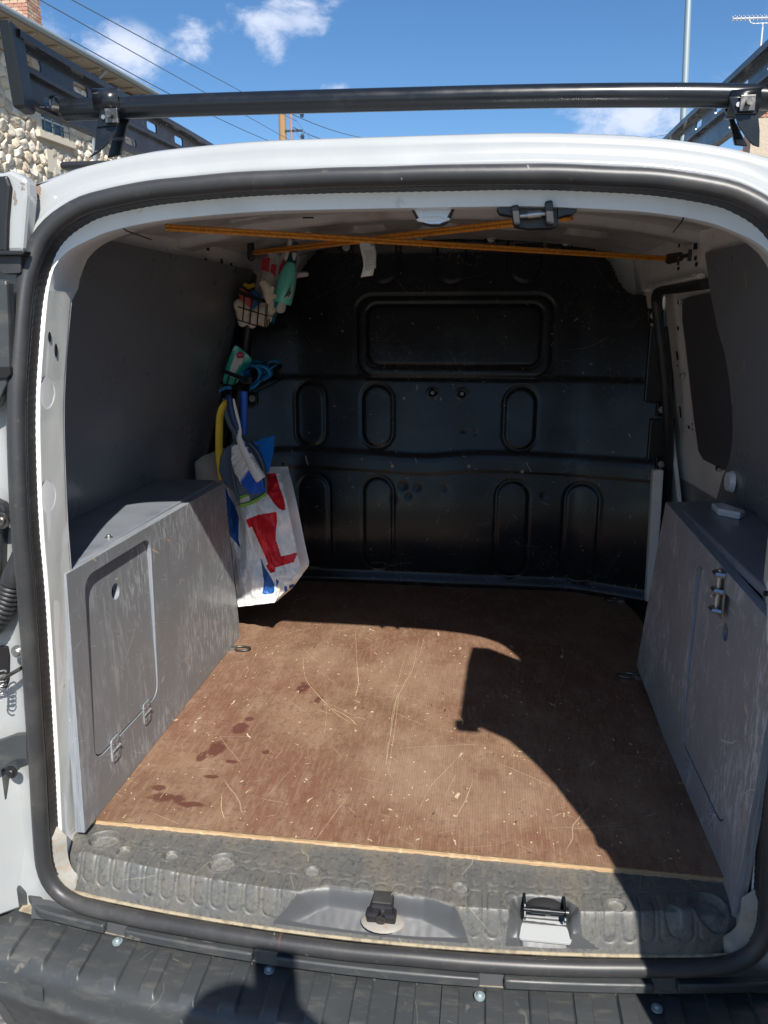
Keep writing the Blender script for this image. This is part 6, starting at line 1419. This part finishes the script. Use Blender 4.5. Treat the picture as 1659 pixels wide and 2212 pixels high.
MB().tube([H3(dpa, GZ, .12), H3(dpa, zE - .5, .12), H3(dpa, zE - .05, OH)], .05, 8).build('downpipe', MT['zinc'], house)
MB().tube([H3(e1 - .5, zE - 2.5, .12), H3(e1 - .5, zE - .3, .12), H3(e1 - .35, zE, OH)], .045, 8).build('downpipe', MT['zinc'], house)
# brick chimney
cu_ = raydir(35, 0); cD = 24.0
def chim(cx, cy, z0_, z1_, w, d, name_parent, mA, mB, rows, seedn, pot=False):
    rs = random.Random(seedn); core = MB().box((cx - w / 2 + .02, cy - d / 2 + .02, z0_), (cx + w / 2 - .02, cy + d / 2 - .02, z1_ - .01)).build('chimney', MT['mortar'], name_parent, 0)
    bhh = .085; n = 0; z = z1_ - bhh
    while z > z0_ and n < rows:
        off = (n % 2) * .11
        for face in range(2):
            L_ = w if face == 0 else d; x = -L_ / 2 - off
            while x < L_ / 2 - .02:
                a = max(x, -L_ / 2); b_ = min(x + .21, L_ / 2)
                if b_ - a > .04:
                    m_ = MT[mA] if rs.random() < .6 else MT[mB]; pz = rs.uniform(0, .008)
                    if face == 0: MB().box((cx + a, cy - d / 2 - pz, z), (cx + b_ - .012, cy - d / 2 + .06, z + bhh - .012)).build('brick', m_, core, 0)
                    else: MB().box((cx + w / 2 - .06, cy + a, z), (cx + w / 2 + pz, cy + b_ - .012, z + bhh - .012)).build('brick', m_, core, 0)
                x += .222
        z -= bhh; n += 1
    MB().box((cx - w / 2 - .05, cy - d / 2 - .05, z1_), (cx + w / 2 + .05, cy + d / 2 + .05, z1_ + .10)).build('chimney_cap', MT['dressed'], core, 0)
cR = CAM_POS + raydir(34, 8) * 26
chim(float(cR[0]), float(cR[1]), float(cR[2]) - 1.6, float(cR[2]) + .9, 1.0, .7, house, 'brick', 'brick2', 22, 5)

# ------------------------------------------------------------------ UTILITY POLE AND CABLES
pd = raydir(613, 280); T = 26; pb_ = CAM_POS + pd * (T / pd[1]); pt_ = CAM_POS + raydir(614, 247) * (T / raydir(614, 247)[1])
up_ = thing('utility_pole', 'brown wooden utility pole with insulators rising behind the van roof', 'utility pole', (pb_[0], T - 1.08, GZ))
PXp, PYp = float(pb_[0]), float(pb_[1]); PZ = float(pt_[2]) + .25
MB().tube([(PXp, PYp, GZ), (PXp - .02, PYp, PZ * .5), (PXp - .04, PYp, PZ)], [.17, .14, .115], 14).build('pole_shaft', MT['wood'], up_)
MB().tube([(PXp + .27, PYp - .05, PZ - 2.2), (PXp + .25, PYp - .05, PZ - .1)], .035, 8).build('conduit', MT['brick'], up_)
for dz in (.10, .75, 1.5): MB().box((PXp, PYp - .08, PZ - dz - .03), (PXp + .62, PYp - .03, PZ - dz + .03)).build('bracket', MT['iron'], up_, 0)
for dz in (.2, .85, 1.6):
    MB().tube([(PXp + .6, PYp, PZ - dz - .15), (PXp + .6, PYp, PZ - dz - .05), (PXp + .6, PYp, PZ - dz + .02)], [.05, .07, .03], 10).build('insulator', MT['iron'], up_)
def cable(label, a, b_, sag, r_=.018, end2=None):
    P_ = [a + (b_ - a) * q - np.array((0, 0, sag * 4 * q * (1 - q))) for q in np.linspace(0, 1, 24)]
    o = MB().tube(P_, r_ * .6, 6).build('overhead_cable', MT['cable']); tag(o, label, 'cable', 'overhead cables'); return o
PT = lambda u, v, t_: CAM_POS + raydir(u, v) * (t_ / raydir(u, v)[1])
cable('overhead cable crossing the sky highest, just above the left cloud', PT(40, -63, 9), PT(640, 262, 26), 0.0, .012)
cable('overhead cable crossing the middle of the left cloud towards the pole', PT(-20, -60, 9), PT(630, 305, 26), .0, .012)
cable('lowest overhead cable starting at the eaves of the stone house', PT(150, 84, 14), PT(600, 312, 26), .10, .016)
cable('overhead cable running right from the top of the wooden pole', PT(632, 247, 26), PT(850, 300, 40), .25, .022)
cable('overhead cable running right from lower on the wooden pole', PT(634, 275, 26), PT(800, 305, 34), .25, .022)
cable('thin cable dropping steeply from the wooden pole towards the van roof', PT(634, 252, 26), PT(700, 330, 24), .05, .015)
cable('second thin cable dropping from the pole beside the first', PT(632, 275, 26), PT(680, 330, 24), .05, .015)
cable('thin cable low over the van roof beside the grey lamp post', PT(1380, 300, 30), PT(1560, 262, 30), .05, .016)

# ------------------------------------------------------------------ LAMP POST
LT_ = 17; l0 = PT(1475, 290, LT_); l1 = PT(1487, 0, LT_)
lpz = thing('street_lamp', 'tall grey street lamp post rising behind the right of the van', 'street lamp', (l0[0], l0[1], GZ))
dxz = (l1[0] - l0[0]) / (l1[2] - l0[2])
fx = lambda z: l0[0] + dxz * (z - l0[2])
MB().tube([(fx(GZ), l0[1], GZ), (fx(3), l0[1], 3), (fx(9), l0[1], 9)], [.085, .072, .050], 14).build('post', MT['galv'], lpz)
MB().tube([(fx(9), l0[1], 9), (fx(9) + .1, l0[1] - .4, 9.3), (fx(9) + .1, l0[1] - 1.4, 9.45)], .035, 10).build('lamp_arm', MT['galv'], lpz)
MB().sphere((fx(9) + .1, l0[1] - 1.7, 9.42), (.14, .35, .08), 14, 8).build('lamp_head', MT['galv'], lpz)

# ------------------------------------------------------------------ HOUSE WITH AERIAL ON THE RIGHT
rh = PT(1640, 160, 24)
h2_ = thing('plastered_house', 'plastered house behind the van on the right with an orange brick chimney', 'house', (rh[0] + 4, rh[1], GZ))
hxl = float(rh[0]) - 1.5; hyl = float(rh[1]) - 1.0; ez = float(rh[2]) - 3.4
MB().box((hxl, hyl, GZ), (hxl + 9, hyl + 9, ez)).build('wall', MT['plaster'], h2_, 0)
MB().add([(hxl - .3, hyl - .3, ez), (hxl + 9.3, hyl - .3, ez), (hxl + 9.3, hyl + 9.3, ez), (hxl - .3, hyl + 9.3, ez), (hxl - .3, hyl + 4.5, ez + 2.2), (hxl + 9.3, hyl + 4.5, ez + 2.2)], [(0, 1, 5, 4), (2, 3, 4, 5), (0, 4, 3), (1, 2, 5)]).build('roof', MT['tile'], h2_, 0)
for wz in (1.2,):
    f = MB().box((hxl - .04, hyl + 2, wz), (hxl + .02, hyl + 3.1, wz + 1.5)).build('window', MT['shutter'], h2_, 0); MB().box((hxl - .05, hyl + 2.1, wz + .1), (hxl - .03, hyl + 3.0, wz + 1.4)).build('pane', MT['glass'], f, 0)
chim(float(rh[0]) + .35, float(rh[1]), float(rh[2]) - 2.2, float(rh[2]) + .05, 1.0, .7, h2_, 'brick', 'terra', 14, 8)
MB().tube([(float(rh[0]) + .1, float(rh[1]), float(rh[2]) + .15), (float(rh[0]) + .1, float(rh[1]), float(rh[2]) + .3)], [.14, .12], 12).build('chimney_pot', MT['terra'], h2_)
ae = thing('tv_aerial', 'white television aerial on a thin mast above the orange chimney', 'aerial', PT(1638, 170, 23.6))
m0 = PT(1637, 170, 23.4); m1_ = PT(1648, 50, 23.4)
MB().tube([m0, m1_], .022, 8).build('mast', MT['shutter'], ae)
b0 = PT(1583, 40.5, 23.4); b1_ = PT(1700, 37, 23.4); MB().tube([b0, b1_], .018, 8).build('boom', MT['shutter'], ae)
el_ = MB()
for k in range(14):
    c_ = b0 + (b1_ - b0) * k / 13; el_.tube([c_ + np.array((-.0, -.22, .0)), c_ + np.array((0, .22, 0))], .008, 5); el_.tube([c_ + np.array((0, 0, -.05)), c_ + np.array((0, 0, .06))], .008, 5)
el_.build('elements', MT['shutter'], ae, 0)
MB().tube(smooth_path([PT(1619, 40, 23.4), PT(1621, 48, 23.4), PT(1630, 51, 23.4), PT(1648, 50, 23.4), PT(1662, 50, 23.4)], 5), .014, 6).build('mast_clamp', MT['shutter'], ae)
